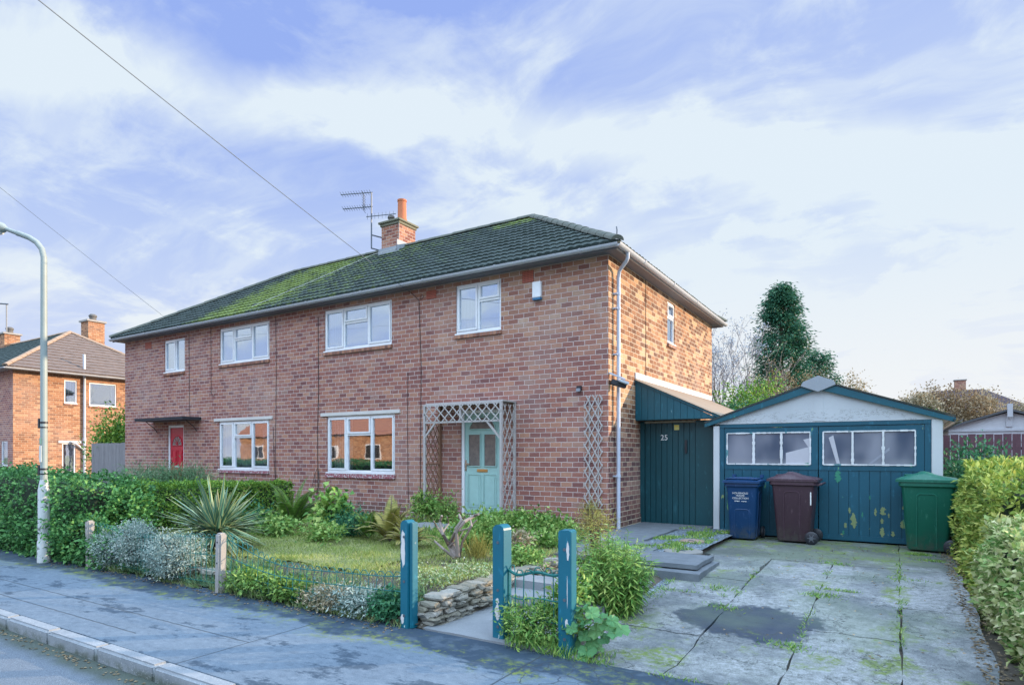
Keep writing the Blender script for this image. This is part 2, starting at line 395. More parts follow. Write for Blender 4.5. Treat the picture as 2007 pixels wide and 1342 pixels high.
# ------------------------------------------------------------------ ground
def pavfn(t, o):
    p = t.xyz(o); n = t.noise(o, 1.2, 6, .6); g = t.noise(o, 120, 2)
    c = t.mix(n, (.070, .108, .150), (.145, .195, .245))
    gg = t.noise(t.vm('MULTIPLY', o, (1, 1.6, 1)), 11, 6, .75); c = t.mix(t.m('MULTIPLY', t.step(gg, .50, .68), .35), c, (.22, .27, .32)); c = t.mix(t.m('MULTIPLY', t.step(gg, .48, .36), .35), c, (.035, .055, .08))
    c = t.mix(t.m('MULTIPLY', t.step(g, .45, .75), .30), c, (.30, .34, .39))
    dist = t.m('MULTIPLY', t.m('SUBTRACT', t.noise(o, .8, 5, .6), .5), .95)
    yy = t.m('ADD', p[1], dist)
    sm = t.vm('MULTIPLY', o, (.75, 1.9, 1))
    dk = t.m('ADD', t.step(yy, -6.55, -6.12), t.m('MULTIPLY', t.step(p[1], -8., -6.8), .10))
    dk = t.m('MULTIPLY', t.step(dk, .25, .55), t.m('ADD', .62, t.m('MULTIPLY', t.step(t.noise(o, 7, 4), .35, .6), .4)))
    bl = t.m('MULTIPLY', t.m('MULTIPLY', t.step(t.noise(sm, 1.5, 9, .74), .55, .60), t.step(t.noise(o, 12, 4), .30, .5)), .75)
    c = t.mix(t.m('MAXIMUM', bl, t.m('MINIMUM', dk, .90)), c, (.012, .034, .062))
    mo = t.m('MULTIPLY', t.step(yy, -6.62, -6.42), t.step(yy, -6.02, -6.35))
    mo = t.m('MULTIPLY', mo, t.step(t.noise(o, 5, 5, .7), .45, .62))
    c = t.mix(t.m('MULTIPLY', t.m('MULTIPLY', mo, t.step(t.noise(o, 19, 4, .7), .40, .60)), .9), c, t.mix(t.noise(o, 8), (.09, .14, .02), (.24, .28, .04)))
    jw = t.m('MULTIPLY', t.m('SUBTRACT', t.noise(o, 9, 3), .5), .02)
    def ln(v, pos): return t.m('SUBTRACT', 1., t.step(t.m('ABSOLUTE', t.m('SUBTRACT', t.m('ADD', v, jw), pos)), .003, .013))
    j = ln(p[0], -.45)
    lo = t.m('LESS_THAN', p[0], -.45)
    j = t.m('MAXIMUM', j, t.m('MULTIPLY', ln(p[1], -7.06), lo)); j = t.m('MAXIMUM', j, t.m('MULTIPLY', ln(p[1], -7.44), t.m('LESS_THAN', p[0], -1.6)))
    for xx in (-4.67, -8.9, 1.95, -13.1): j = t.m('MAXIMUM', j, ln(p[0], xx))
    vo = t.vor(t.vm('ADD', o, t.vm('SCALE', t.comb(t.noise(o, 4), t.noise(o, 5), 0), .2)), 4.2, 'DISTANCE_TO_EDGE')
    ck = t.m('MULTIPLY', t.m('SUBTRACT', 1., t.step(vo, .005, .035)), t.m('MULTIPLY', t.step(p[0], 1.75, 2.1), .8))
    c = t.mix(t.m('MULTIPLY', t.m('MAXIMUM', j, ck), .85), c, (.03, .04, .05))
    return c, t.m('SUBTRACT', t.m('MULTIPLY', g, .4), t.m('MAXIMUM', j, ck)), .82
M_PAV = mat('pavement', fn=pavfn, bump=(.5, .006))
def roadfn(t, o):
    n = t.noise(o, 1.0, 5, .6); g = t.noise(o, 150, 2); g2 = t.vor(o, 95)
    c = t.mix(n, (.070, .095, .125), (.13, .165, .205))
    c = t.mix(t.step(g, .42, .75), c, (.24, .28, .32)); c = t.mix(t.m('MULTIPLY', t.step(g2, .55, .2), .3), c, (.07, .08, .09))
    p = t.xyz(o); e = t.m('MULTIPLY', t.step(t.m('ADD', p[1], t.m('MULTIPLY', t.noise(o, 2.6, 4), .22)), -8.03, -7.86), .85)
    c = t.mix(e, c, t.mix(t.noise(o, 9, 4), (.03, .045, .05), (.07, .09, .04)))
    return c, t.m('ADD', g, g2), .8
M_ROAD = mat('road', fn=roadfn, bump=(.6, .008))
def kerbfn(t, o):
    p = t.xyz(o); c = t.mix(t.noise(o, 5, 6, .7), (.13, .15, .17), (.36, .39, .42))
    c = t.mix(t.m('MULTIPLY', t.m('MULTIPLY', t.step(p[2], -.33, -.40), t.step(t.noise(o, 6, 4), .35, .6)), .8), c, (.07, .09, .06))
    c = t.mix(t.step(t.noise(o, 80, 2), .62, .72), c, (.46, .47, .48))
    return c, t.noise(o, 60, 4)
M_KERB = mat('kerb', fn=kerbfn, bump=(.6, .008))
def soilfn(t, o):
    n = t.noise(o, 4, 6, .7); c = t.mix(n, (.035, .03, .025), (.115, .095, .07))
    return t.mix(t.step(t.noise(o, 30, 3), .6, .72), c, (.20, .17, .13)), n
M_SOIL = mat('soil', fn=soilfn, bump=(.9, .04))
def lawnfn(t, o):
    c = t.mix(t.noise(o, 2.2, 5, .7), (.10, .15, .04), (.38, .36, .16))
    return t.mix(t.step(t.noise(o, 40, 3), .5, .7), c, (.11, .18, .05)), t.noise(o, 60, 3)
M_LAWN = mat('lawn', fn=lawnfn, bump=(.9, .03))
def drivefn(t, o):
    p = t.xyz(o); n = t.noise(o, 1.5, 6, .68); g = t.noise(o, 110, 3, .7)
    rn = t.white(t.new('ShaderNodeNewGeometry').outputs['Random Per Island'])
    c = t.mix(n, (.11, .125, .135), (.36, .37, .375))
    c = t.mix(t.m('MULTIPLY', rn, .45), c, (.15, .18, .14))
    c = t.mix(t.m('MULTIPLY', t.step(g, .46, .68), .55), c, (.46, .48, .50)); c = t.mix(t.m('MULTIPLY', t.step(g, .46, .30), .7), c, (.05, .06, .065))
    g3 = t.noise(o, 15, 7, .8); c = t.mix(t.m('MULTIPLY', t.step(g3, .50, .62), .55), c, (.40, .42, .44)); c = t.mix(t.m('MULTIPLY', t.step(g3, .48, .38), .6), c, (.07, .08, .085))
    dmp = t.step(t.noise(t.vm('ADD', o, (2, 7, 0)), .75, 7, .66), .47, .62); c = t.mix(t.m('MULTIPLY', dmp, .55), c, (.045, .062, .075))
    # wet patch and mossy stains: marks of their own on the concrete
    dx = t.m('DIVIDE', t.m('SUBTRACT', p[0], 3.28), .62); dy = t.m('DIVIDE', t.m('SUBTRACT', p[1], -4.20), .52)
    dd = t.m('SQRT', t.m('ADD', t.m('MULTIPLY', dx, dx), t.m('MULTIPLY', dy, dy)))
    dd = t.m('ADD', dd, t.m('MULTIPLY', t.m('SUBTRACT', t.noise(o, 2.6, 6, .6), .5), 1.5))
    wet = t.m('MULTIPLY', t.m('SUBTRACT', 1., t.step(t.m('ADD', dd, t.m('MULTIPLY', t.noise(o, 14, 5, .7), .35)), 1.0, 1.20)), .90)
    c = t.mix(wet, c, (.012, .028, .055))
    ap = t.m('MULTIPLY', t.step(p[1], -1.5, -.9), t.step(t.noise(o, 1.7, 5, .6), .28, .52))
    c = t.mix(t.m('MULTIPLY', ap, .72), c, t.mix(t.noise(o, 7, 4), (.045, .055, .05), (.10, .12, .09)))
    ms = t.noise(o, 1.5, 7, .7)
    bias = t.m('ADD', t.m('MULTIPLY', t.step(t.m('ABSOLUTE', t.m('SUBTRACT', p[0], 4.42)), .35, .0), .09), t.m('MULTIPLY', t.step(p[1], -1.6, .6), .08))
    bias = t.m('ADD', bias, t.m('MULTIPLY', t.step(t.m('ABSOLUTE', t.m('ADD', p[1], 5.0)), .5, .0), .06))
    k = t.step(t.m('ADD', ms, bias), .575, .67)
    k = t.m('MULTIPLY', k, t.step(t.noise(o, 16, 5, .75), .38, .56)); c = t.mix(t.m('MULTIPLY', k, .9), c, t.mix(t.noise(o, 12, 3), (.035, .075, .015), (.20, .27, .035)))
    gr = t.m('MULTIPLY', t.step(t.noise(o, .9, 4), .45, .65), .35); c = t.mix(gr, c, (.13, .18, .10))
    ce = t.m('ABSOLUTE', t.m('SUBTRACT', t.noise(t.vm('ADD', o, (4, 4, 0)), 1.1, 7, .62), .5)); c = t.mix(t.m('MULTIPLY', t.m('SUBTRACT', 1., t.step(ce, .001, .006)), .8), c, (.035, .045, .04))
    return c, t.m('ADD', t.m('MULTIPLY', g, .6), t.noise(o, 9, 4)), t.m('SUBTRACT', .85, t.m('MULTIPLY', wet, .35))
M_DRIVE = mat('drive_concrete', fn=drivefn, bump=(.6, .010))
M_SLAB = mat('slab', fn=concfn((.055, .072, .09), (.21, .235, .26), 5.5), bump=(.5, .006))
M_GRAVEL = mat('gravel', fn=lambda t, o: (t.mix(t.white(t.vor(o, 38, out=1)), (.05, .075, .10), (.26, .32, .37)), t.m('SUBTRACT', 1., t.vor(o, 38))), bump=(1, .03))

MB().box(-400, -400, -1.2, 400, 600, -.46).build('ground', mat('earth', fn=lambda t, o: (t.mix(t.noise(o, .4, 5), (.06, .09, .03), (.13, .15, .06)), None)))['kind'] = 'structure'
MB().box(-90, -16, -.6, 60, -7.86, -.415).build('road', M_ROAD)['kind'] = 'structure'
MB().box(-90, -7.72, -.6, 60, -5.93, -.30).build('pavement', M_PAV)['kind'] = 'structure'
MB().box(-90, -19, -.6, 60, -16, -.30).build('far_pavement', M_PAV)['kind'] = 'structure'
kb = MB(); x = -60.
random.seed(3)
while x < 40:
    ln_ = .915
    dz = random.uniform(-.004, .004); kb.box(x + .006, -7.86 + random.uniform(-.004, .004), -.55, x + ln_ - .006, -7.722, -.292 + dz); x += ln_
ko = kb.build('kerb', M_KERB, bevel=.022, smooth=True, seg=3); ko['kind'] = 'structure'

def gz(x, y):
    """level of the ground inside the plots"""
    def sm(a, b, t): t = max(0, min(1, (t - a) / (b - a))); return t * t * (3 - 2 * t)
    if x > 2.05: return -.30 + .20 * sm(-5.9, -1.6, y)
    if .58 < x: return -.29 + (.14 if y > -4.8 else 0) + .12 * sm(-4.8, -1.5, y)
    return -.26 + .24 * sm(-5.86, -5.3, y) + .02
def sheet(name, x0, y0, x1, y1, nx, ny, m, dz=0., rough=.0, zf=gz):
    vs = []; fs = []
    for j in range(ny + 1):
        for i in range(nx + 1):
            X = x0 + (x1 - x0) * i / nx; Y = y0 + (y1 - y0) * j / ny
            vs.append((X, Y, zf(X, Y) + dz + rough * mnoise.noise(Vector((X * 1.7, Y * 1.7, 3)))))
    for j in range(ny):
        for i in range(nx):
            a = j * (nx + 1) + i; fs.append((a, a + 1, a + nx + 2, a + nx + 1))
    o = MB().add(vs, fs).build(name, m, smooth=True); o['kind'] = 'structure'; return o
sheet('garden_soil', -16.9, -5.93, .53, .02, 110, 40, M_SOIL, -.03, .05)
sheet('side_soil', .56, -5.93, 2.2, 1.6, 12, 50, M_SOIL, -.04, .03)
sheet('drive_base', 2.1, -5.93, 5.1, 1.4, 12, 40, M_SOIL, -.035)
sheet('border_soil', 5.1, -5.93, 14, 5.4, 30, 40, M_SOIL, 0, .05, zf=lambda x, y: -.27 + .03 * (y + 6) / 7)
MB().box(-120, -5.93, -.55, -16.9, 60, -.1).build('neighbour_ground', M_SOIL)['kind'] = 'structure'
MB().box(-16.9, .02, -.55, 14, 60, -.13).build('rear_ground', M_SOIL)['kind'] = 'structure'
sheet('lawn', -6.6, -5.25, -1.0, -2.0, 70, 40, M_LAWN, -.0, .04)

# the concrete bays of the drive, one structure sheet of thick slabs with open joints
db = MB()
def slab(mb, x0, y0, x1, y1, th=.1, dz=0., zf=gz, n=8):
    vs = []; g = .006
    x0 += g; x1 -= g; y0 += g; y1 -= g
    def edge(a, b): return a
    ring = []
    for i in range(n): ring.append((x0 + (x1 - x0) * i / n, y0))
    for i in range(n): ring.append((x1, y0 + (y1 - y0) * i / n))
    for i in range(n): ring.append((x1 - (x1 - x0) * i / n, y1))
    for i in range(n): ring.append((x0, y1 - (y1 - y0) * i / n))
    ring = [(a + (.016 + .03 * (n == 8)) * mnoise.noise(Vector((a * 4, b * 4, 1))), b + .03 * mnoise.noise(Vector((a * 6, b * 6, 8)))) for a, b in ring]
    cxm, cym = (x0 + x1) / 2, (y0 + y1) / 2; m = len(ring)
    vs = [(a, b, zf(a, b) + dz) for a, b in ring] + [(cxm, cym, zf(cxm, cym) + dz)] + [(a, b, zf(a, b) + dz - th) for a, b in ring]
    fs = [(i, (i + 1) % m, m) for i in range(m)] + [(i, m + 1 + i, m + 1 + (i + 1) % m, (i + 1) % m) for i in range(m)]
    mb.add(vs, fs)
Z2 = lambda x, y: gz(2.5, y)
for x0, x1, ys in ((2.12, 2.96, (-5.92, -4.85, -3.55, -2.75, -1.12)), (2.96, 3.73, (-5.92, -4.86, -1.15)), (3.73, 4.49, (-5.92, -4.25, -2.78, -1.15)), (4.49, 5.12, (-5.92, -3.2, -.75, 1.3))):
    for a, b in zip(ys, ys[1:]): slab(db, x0, a, x1, b, zf=Z2, dz=random.uniform(-.006, .006))
slab(db, 1.95, -1.15, 4.49, 1.33, zf=Z2)
dr = db.build('driveway', M_DRIVE); dr['kind'] = 'structure'
# front path and slab paths
pb = MB()
slab(pb, .60, -5.92, 1.98, -4.82, zf=lambda x, y: -.285); slab(pb, .60, -4.80, 1.98, -3.3, .14, zf=lambda x, y: -.15)
slab(pb, .62, -3.3, 1.6, -1.7, .14, zf=lambda x, y: -.12)
slab(pb, .62, -4.45, 1.85, -4.1, .14, zf=lambda x, y: -.06)
for k in range(5): slab(pb, -3.6 + k * .84, -1.65, -2.76 + k * .84, -.85, .1, zf=lambda x, y: .02)
pb.build('garden_path', mat('path_concrete', fn=concfn((.12, .14, .16), (.30, .32, .34), 2.2), bump=(.5, .006)))['kind'] = 'structure'
sb = MB()
for (a, b, c, e, z) in ((.06, -1.05, 1.02, -.1, .0), (.06, -.1, 1.02, .8, .0), (.06, .8, 1.5, 1.62, .0), (1.0, -1.95, 1.5, -1.05, .0), (.06, -2.0, 1.02, -1.05, .0), (1.02, -2.85, 2.36, -2.0, .01), (.1, -2.85, 1.02, -2.0, .0)):
    slab(sb, a, b, c, e, .055, zf=lambda x, y, z=z: z)
slab(sb, .95, -3.04, 2.44, -2.0, .16, zf=lambda x, y: -.062)
sb.build('side_path', M_SLAB)['kind'] = 'structure'
gvb = sheet('slate_gravel', 1.05, -2.0, 2.05, 1.35, 12, 20, M_GRAVEL, 0, .012, zf=lambda x, y: -.016)
sheet('slate_chippings', 1.45, -4.6, 2.22, -3.0, 12, 20, M_GRAVEL, 0, .02, zf=lambda x, y: gz(2.5, y) - .012)

# ------------------------------------------------------------------ walls with openings
def wall(mb, axis, off, u0, u1, z0, z1, holes, depth=.10, sgn=-1):
    """face on plane axis=off; holes (u0,u1,z0,z1); reveals go inwards (sgn*-1)"""
    us = sorted({u0, u1, *[h[0] for h in holes], *[h[1] for h in holes]}); zs = sorted({z0, z1, *[h[2] for h in holes], *[h[3] for h in holes]})
    mk = (lambda u, z, d=0: (u, off + d, z)) if axis == 'y' else (lambda u, z, d=0: (off + d, u, z))
    inn = -sgn * depth
    for a, b in zip(us, us[1:]):
        for c, e in zip(zs, zs[1:]):
            um, zm = (a + b) / 2, (c + e) / 2
            if any(h[0] < um < h[1] and h[2] < zm < h[3] for h in holes): continue
            mb.quad(mk(a, c), mk(b, c), mk(b, e), mk(a, e))
    for a, b, c, e in holes:
        mb.quad(mk(a, c), mk(a, c, inn), mk(a, e, inn), mk(a, e)); mb.quad(mk(b, c), mk(b, c, inn), mk(b, e, inn), mk(b, e))
        mb.quad(mk(a, c), mk(b, c), mk(b, c, inn), mk(a, c, inn)); mb.quad(mk(a, e), mk(b, e), mk(b, e, inn), mk(a, e, inn))

def window(parent, axis, off, u0, u1, z0, z1, layout, sgn=-1, glass=M_GLASS, curtain='net', recess=.055, fm=M_UPVC, sill=M_SILL, sillh=.075, rail=.62):
    """frame part with panes, sill and curtain as sub-parts"""
    S = sgn
    def B(mb, a, b, c, e, d0, d1):   # d measured outward from the wall plane
        if axis == 'y': mb.box(a, off + S * d0, c, b, off + S * d1, e)
        else: mb.box(off + S * d0, a, c, off + S * d1, b, e)
    f = MB(); fw = .048; d0, d1 = -recess - .05, -recess + .03
    B(f, u0, u1, z0, z0 + fw, d0, d1); B(f, u0, u1, z1 - fw, z1, d0, d1)
    B(f, u0, u0 + fw, z0 + fw, z1 - fw, d0, d1); B(f, u1 - fw, u1, z0 + fw, z1 - fw, d0, d1)
    B(f, u0 - .01, u1 + .01, z0 - .035, z0 - .001, d0, .035)        # cill board
    cells = []; W = u1 - u0; H = z1 - z0
    for a, b, kind in layout:
        ua, ub = u0 + a * W, u0 + b * W
        if a > 0: B(f, ua - fw / 2, ua + fw / 2, z0 + fw, z1 - fw, d0, d1 + .002)
        ia = ua + (fw if a == 0 else fw / 2); ib = ub - (fw if b == 1 else fw / 2)
        za, zb = z0 + fw, z1 - fw
        if kind == 'split':
            zm = z0 + rail * H; B(f, ia, ib, zm - fw / 2, zm + fw / 2, d0, d1 + .001)
            cells += [(ia, ib, zm + fw / 2, zb, True), (ia, ib, za, zm - fw / 2, False)]
        else: cells.append((ia, ib, za, zb, kind == 'open'))
    gl = []
    for a, b, c, e, cas in cells:
        if cas:
            q = .042; o1 = d1 + .022
            B(f, a + .001, b - .001, c + .001, c + q, d1 - .03, o1); B(f, a + .001, b - .001, e - q, e - .001, d1 - .03, o1)
            B(f, a + .001, a + q, c + q, e - q, d1 - .03, o1); B(f, b - q, b - .001, c + q, e - q, d1 - .03, o1)
            gl.append((a + q, b - q, c + q, e - q, d1 - .012))
        else: gl.append((a, b, c, e, d1 - .03))
    fo = f.build('window', fm, parent, bevel=.005)
    for a, b, c, e, dd in gl:
        g = MB(); B(g, a - .002, b + .002, c - .002, e + .002, dd - .008, dd); link('pane', g_me(g), glass, fo)
    if sill is not None:
        s = MB(); B(s, u0 - .02, u1 + .02, z0 - .035 - sillh, z0 - .036, -.08, .045); s.build('sill', sill, fo, bevel=.006)
    if curtain:
        c = MB(); n = 40
        spans = {'net': [(0, 1, 0, 1)], 'half': [(0, 1, 0, .52), (0, .22, .5, 1), (.78, 1, .5, 1)], 'left': [(0, .30, 0, 1), (.9, 1, 0, 1)], 'open': [(0, .12, 0, 1), (.88, 1, 0, 1)], 'blind': [(0, 1, .05, 1)]}[curtain]
        for (ca, cb, cc, ce) in spans:
            for i in range(int(n * (cb - ca)) + 1):
                if curtain == 'blind': break
            m_ = max(4, int(n * (cb - ca)))
            vs = []
            for i in range(m_ + 1):
                uu = u0 + .04 + (W - .08) * (ca + (cb - ca) * i / m_); dd = -recess - .12 + .018 * math.sin(i * 1.9)
                for zz in (z0 + .02 + (H - .04) * cc, z0 + .02 + (H - .04) * ce):
                    vs.append((uu, off + S * dd, zz) if axis == 'y' else (off + S * dd, uu, zz))
            MB().add(vs, [(2 * i, 2 * i + 2, 2 * i + 3, 2 * i + 1) for i in range(m_)]).build('curtain', M_CURT, fo, smooth=True)
    r = MB(); e_ = .75                                               # dim room behind
    lo, hi = (-recess - .3, -recess - .3 - e_)
    def Q(u, z, dd): return (u, off + S * dd, z) if axis == 'y' else (off + S * dd, u, z)
    a0, a1, c0, c1 = u0 - .25, u1 + .25, z0 - .25, z1 + .15
    r.quad(Q(a0, c0, hi), Q(a1, c0, hi), Q(a1, c1, hi), Q(a0, c1, hi))
    for (p, q, s_, t_) in (((a0, c0), (a1, c0), (a1, c0), (a0, c0)), ((a0, c1), (a1, c1), (a1, c1), (a0, c1)), ((a0, c0), (a0, c1), (a0, c1), (a0, c0)), ((a1, c0), (a1, c1), (a1, c1), (a1, c0))):
        r.quad(Q(*p, -.10), Q(*q, -.10), Q(*s_, hi), Q(*t_, hi))
    r.build('room', M_ROOM, fo)
    return fo
def g_me(mb):
    me = bpy.data.meshes.new('pane'); me.from_pydata(mb.v, [], mb.f); me.update(); return me

def tiled_slope(mb, O, U, V, N, L, S, lf, rf, g=.33, wave=.165, amp=.014, du=.041, seed=0):
    """O eave corner, U along eave, V up slope, N normal; lf/rf inset at height v"""
    O, U, V, N = Vector(O), Vector(U), Vector(V), Vector(N)
    k = 0; n = int(L / du); rnd = random.Random(seed)
    while k * g < S:
        v0 = k * g; v1 = min(S, v0 + g + .03)
        a0, b0 = lf(v0), L - rf(v0); a1, b1 = lf(v1), L - rf(v1)
        vs = []
        off = 0 if k % 2 == 0 else wave
        for i in range(n + 1):
            u = L * i / n
            ua = min(max(u, a0), b0); ub = min(max(u, a1), b1)
            tile = int((u + off) / (wave * 2)); rr = ((tile * 7919 + k * 104729 + seed) % 97) / 97
            ha = amp * abs(math.sin(math.pi * (ua) / wave)) ** .8; hb = amp * abs(math.sin(math.pi * (ub) / wave)) ** .8
            lift = .026 + rr * .010; sh = (rr - .5) * .012
            p0 = O + U * ua + V * (v0 + sh); p1 = O + U * ub + V * v1
            vs += [p0 + N * (ha * .3 - .012), p0 + N * (ha * 1.6 + lift), p1 + N * (hb * 1.4 + .001)]
        fs = []
        for i in range(n):
            b = i * 3; fs += [(b, b + 3, b + 4, b + 1), (b + 1, b + 4, b + 5, b + 2)]
        mb.add(vs, fs); k += 1

def hip_roof(parent, x0, x1, y0, y1, ze, rise, ov, mats, seed=0, coarse=1.):
    """mats: front(-Y), right(+X) ... one roof part each side, ridges as another"""
    X0, X1, Y0, Y1 = x0 - ov, x1 + ov, y0 - ov, y1 + ov
    run = (Y1 - Y0) / 2; sl = math.hypot(run, rise); c, s = run / sl, rise / sl
    ins = lambda v: v * c
    mf, mr = mats[:2]; sides = []
    m = MB(); tiled_slope(m, (X0, Y0, ze), (1, 0, 0), (0, c, s), (0, -s, c), X1 - X0, sl, ins, ins, seed=seed, du=.041 * coarse); sides.append(m.build('roof', mf, parent, smooth=True))
    b = sides[0]
    m = MB(); tiled_slope(m, (X1, Y0, ze), (0, 1, 0), (-c, 0, s), (s, 0, c), Y1 - Y0, sl, ins, ins, seed=seed + 1, du=.041 * coarse); m.build('hip_slope', mr, b, smooth=True)
    m = MB(); tiled_slope(m, (X1, Y1, ze), (-1, 0, 0), (0, -c, s), (0, s, c), X1 - X0, sl, ins, ins, seed=seed + 2, du=.165); m.build('rear_slope', mf, b)
    m = MB(); tiled_slope(m, (X0, Y1, ze), (0, -1, 0), (c, 0, s), (-s, 0, c), Y1 - Y0, sl, ins, ins, seed=seed + 3, du=.165); m.build('hip_slope', mf, b)
    ym = (Y0 + Y1) / 2; zt = ze + rise
    rd = MB(); rr = random.Random(seed)
    def cap(a, e, r=.115):
        a, e = Vector(a), Vector(e); L = (e - a).length; n = max(1, int(L / .42)); dd = (e - a) / L
        sd = dd.cross(Vector((0, 0, 1))).normalized(); up = sd.cross(dd)
        for i in range(n):
            p = a + dd * (L * i / n - .02); q = a + dd * (L * (i + 1) / n); r0 = r * 1.04; r1 = r * .94; j = up * rr.uniform(-.006, .006)
            vs = []
            for pp, rad in ((p, r0), (q, r1)):
                for k in range(9):
                    th = math.pi * (k / 8); vs.append(pp + j + sd * math.cos(th) * rad + up * (math.sin(th) * rad * .8 - .03))
            vs += [p + j, q + j]
            rd.add(vs, [(k, k + 1, k + 10, k + 9) for k in range(8)] + [(18, k + 1, k) for k in range(8)] + [(19, k + 9, k + 10) for k in range(8)])
    rx0, rx1 = X0 + run, X1 - run
    cap((rx0, ym, zt + .03), (rx1, ym, zt + .03))
    for (cx_, cy_, tx) in ((X1, Y0, rx1), (X1, Y1, rx1), (X0, Y0, rx0), (X0, Y1, rx0)): cap((cx_ , cy_, ze + .045), (tx, ym, zt + .045))
    rd.build('ridge', mats[2] if len(mats) > 2 else M_RIDGE, b, smooth=True)
    return b, (X0, X1, Y0, Y1)

def half_gutter(mb, a, b, r=.062, n=8):
    a, b = Vector(a), Vector(b); dd = (b - a).normalized(); sd = dd.cross(Vector((0, 0, 1))).normalized(); vs = []
    for p in (a, b):
        for rad in (r, r * .9):
            for k in range(n + 1):
                th = math.pi * k / n; vs.append(p + sd * math.cos(th) * rad - Vector((0, 0, 1)) * math.sin(th) * rad)
    m = n + 1
    fs = [(k, k + 1, 2 * m + k + 1, 2 * m + k) for k in range(n)] + [(m + k, 3 * m + k, 3 * m + k + 1, m + k + 1) for k in range(n)]
    fs += [(0, m, 3 * m, 2 * m), (n, 2 * m + n, 3 * m + n, m + n)] + [(k, m + k, m + k + 1, k + 1) for k in range(n)] + [(2 * m + k, 2 * m + k + 1, 3 * m + k + 1, 3 * m + k) for k in range(n)]
    mb.add(vs, fs)

# ------------------------------------------------------------------ the pair of houses
HX0, HY1, HZ = -16.9, 7.44, 5.02
H = root('semi_detached_house', (-8.45, 3.7, 0), 'wide two storey red brick semi-detached pair with mossy hipped roof and pale front door', 'house')
def fr(xl, xr, yt, yb):
    a = onY(xl, yt, 0); b = onY(xl, yb, 0); c = onY(xr, 800, 0); return (a.x, c.x, b.z, a.z)
W1 = fr(322.5, 362, 668, 730); W2 = fr(430.7, 528, 645, 714); W3 = fr(636, 768, 609.5, 689); W4 = fr(893.5, 982, 560.5, 655)
L1 = fr(429, 527.5, 826, 918); L2 = fr(640.7, 774, 816, 924)
DR = (-3.34, -2.30, .12, 2.30); DL = (-14.42, -13.55, .1, 2.25)
fw_ = MB(); wall(fw_, 'y', 0, HX0, 0, -.3, HZ, [W1, W2, W3, W4, L1, L2, DR, DL], .12)
fw_.box(HX0, .13, -.3, 0, .14, -.25)
fo = fw_.build('front_wall', M_FRONT, H)
SW = (3.42, 3.97, 3.95, 4.90)
sw_ = MB(); wall(sw_, 'x', 0, 0, HY1, -.3, HZ, [SW], .12, sgn=1); sw_.quad((0, HY1, -.3), (HX0, HY1, -.3), (HX0, HY1, HZ), (0, HY1, HZ)); sw_.quad((HX0, 0, -.3), (HX0, HY1, -.3), (HX0, HY1, HZ), (HX0, 0, HZ))
sw_.build('side_wall', M_SIDE, H)
pl = MB().box(0.0, 0, -.3, .028, 1.62, .17); pl.build('plinth', M_SIDE, H)
lay3 = [(0, .30, 'open'), (.30, .66, 'split'), (.66, 1, 'open')]; lay2 = [(0, .5, 'open'), (.5, 1, 'split')]
window(H, 'y', 0, *W1, [(0, .55, 'open'), (.55, 1, 'fix')], glass=M_GLASSU, curtain='net')
window(H, 'y', 0, *W2, lay3, glass=M_GLASSU, curtain='net')
window(H, 'y', 0, *W3, lay3, glass=M_GLASSU, curtain='open')
window(H, 'y', 0, *W4, lay2, glass=M_GLASSU, curtain='left')
window(H, 'y', 0, *L1, lay3, curtain='half', sill=M_SILLP, rail=.66)
wl = window(H, 'y', 0, *L2, lay3, curtain='left', sill=M_SILLP, sillh=.10, rail=.66)
window(H, 'x', 0, *SW, [(0, 1, 'split')], sgn=1, glass=M_GLASSU, curtain='net')
for Lw, a, b in ((L1, 421, 535), (L2, 630, 785)):
    xa = onY(a, 820, 0).x; xb = onY(b, 800, 0).x
    MB().box(xa, -.035, Lw[3] + .003, xb, .05, Lw[3] + .085).build('lintel', M_STONE, H, bevel=.004)
# eaves
OV = .24
e = MB(); e.box(HX0 - OV, -OV, HZ, OV, -.001, HZ + .03); e.box(.001, -.001, HZ, OV, HY1 + OV, HZ + .03); e.box(HX0 - OV, HY1, HZ, 0, HY1 + OV, HZ + .03); e.box(HX0 - OV, 0, HZ, HX0 - .001, HY1, HZ + .03)
e.build('soffit', M_SOFF, H)
e = MB(); e.box(HX0 - OV - .02, -OV - .022, HZ - .02, OV + .022, -OV, HZ + .12); e.box(HX0 - OV - .02, HY1 + OV, HZ - .02, OV, HY1 + OV + .022, HZ + .12)
e.build('fascia', M_SOFF, H)
e = MB(); e.box(OV, -OV + .002, HZ - .02, OV + .022, HY1 + OV + .022, HZ + .12); e.build('fascia', M_SOFFW, H)
gf = MB(); half_gutter(gf, (HX0 - OV - .03, -OV - .075, HZ + .06), (OV + .08, -OV - .075, HZ + .06)); half_gutter(gf, (OV + .075, -OV - .11, HZ + .06), (OV + .075, HY1 + OV + .05, HZ + .055))
x = HX0
while x < .3:
    half_gutter(gf, (x, -OV - .075, HZ + .066), (x + .05, -OV - .075, HZ + .066), .073); x += 1.83
y = .9
while y < HY1: half_gutter(gf, (OV + .075, y, HZ + .066), (OV + .075, y + .05, HZ + .066), .073); y += 1.83
gf.build('gutter', M_GUT, H, smooth=True)
roof, RB = hip_roof(H, HX0, 0, 0, HY1, HZ + .10, 2.52, .29, (M_TILE, M_TILE, M_RIDGE))
# finial iron on hip end
MB().tube([(.27, -.27, HZ + .18), (.28, -.28, HZ + .30), (.27, -.28, HZ + .36)], .012, 6).build('hip_iron', M_METAL, roof)
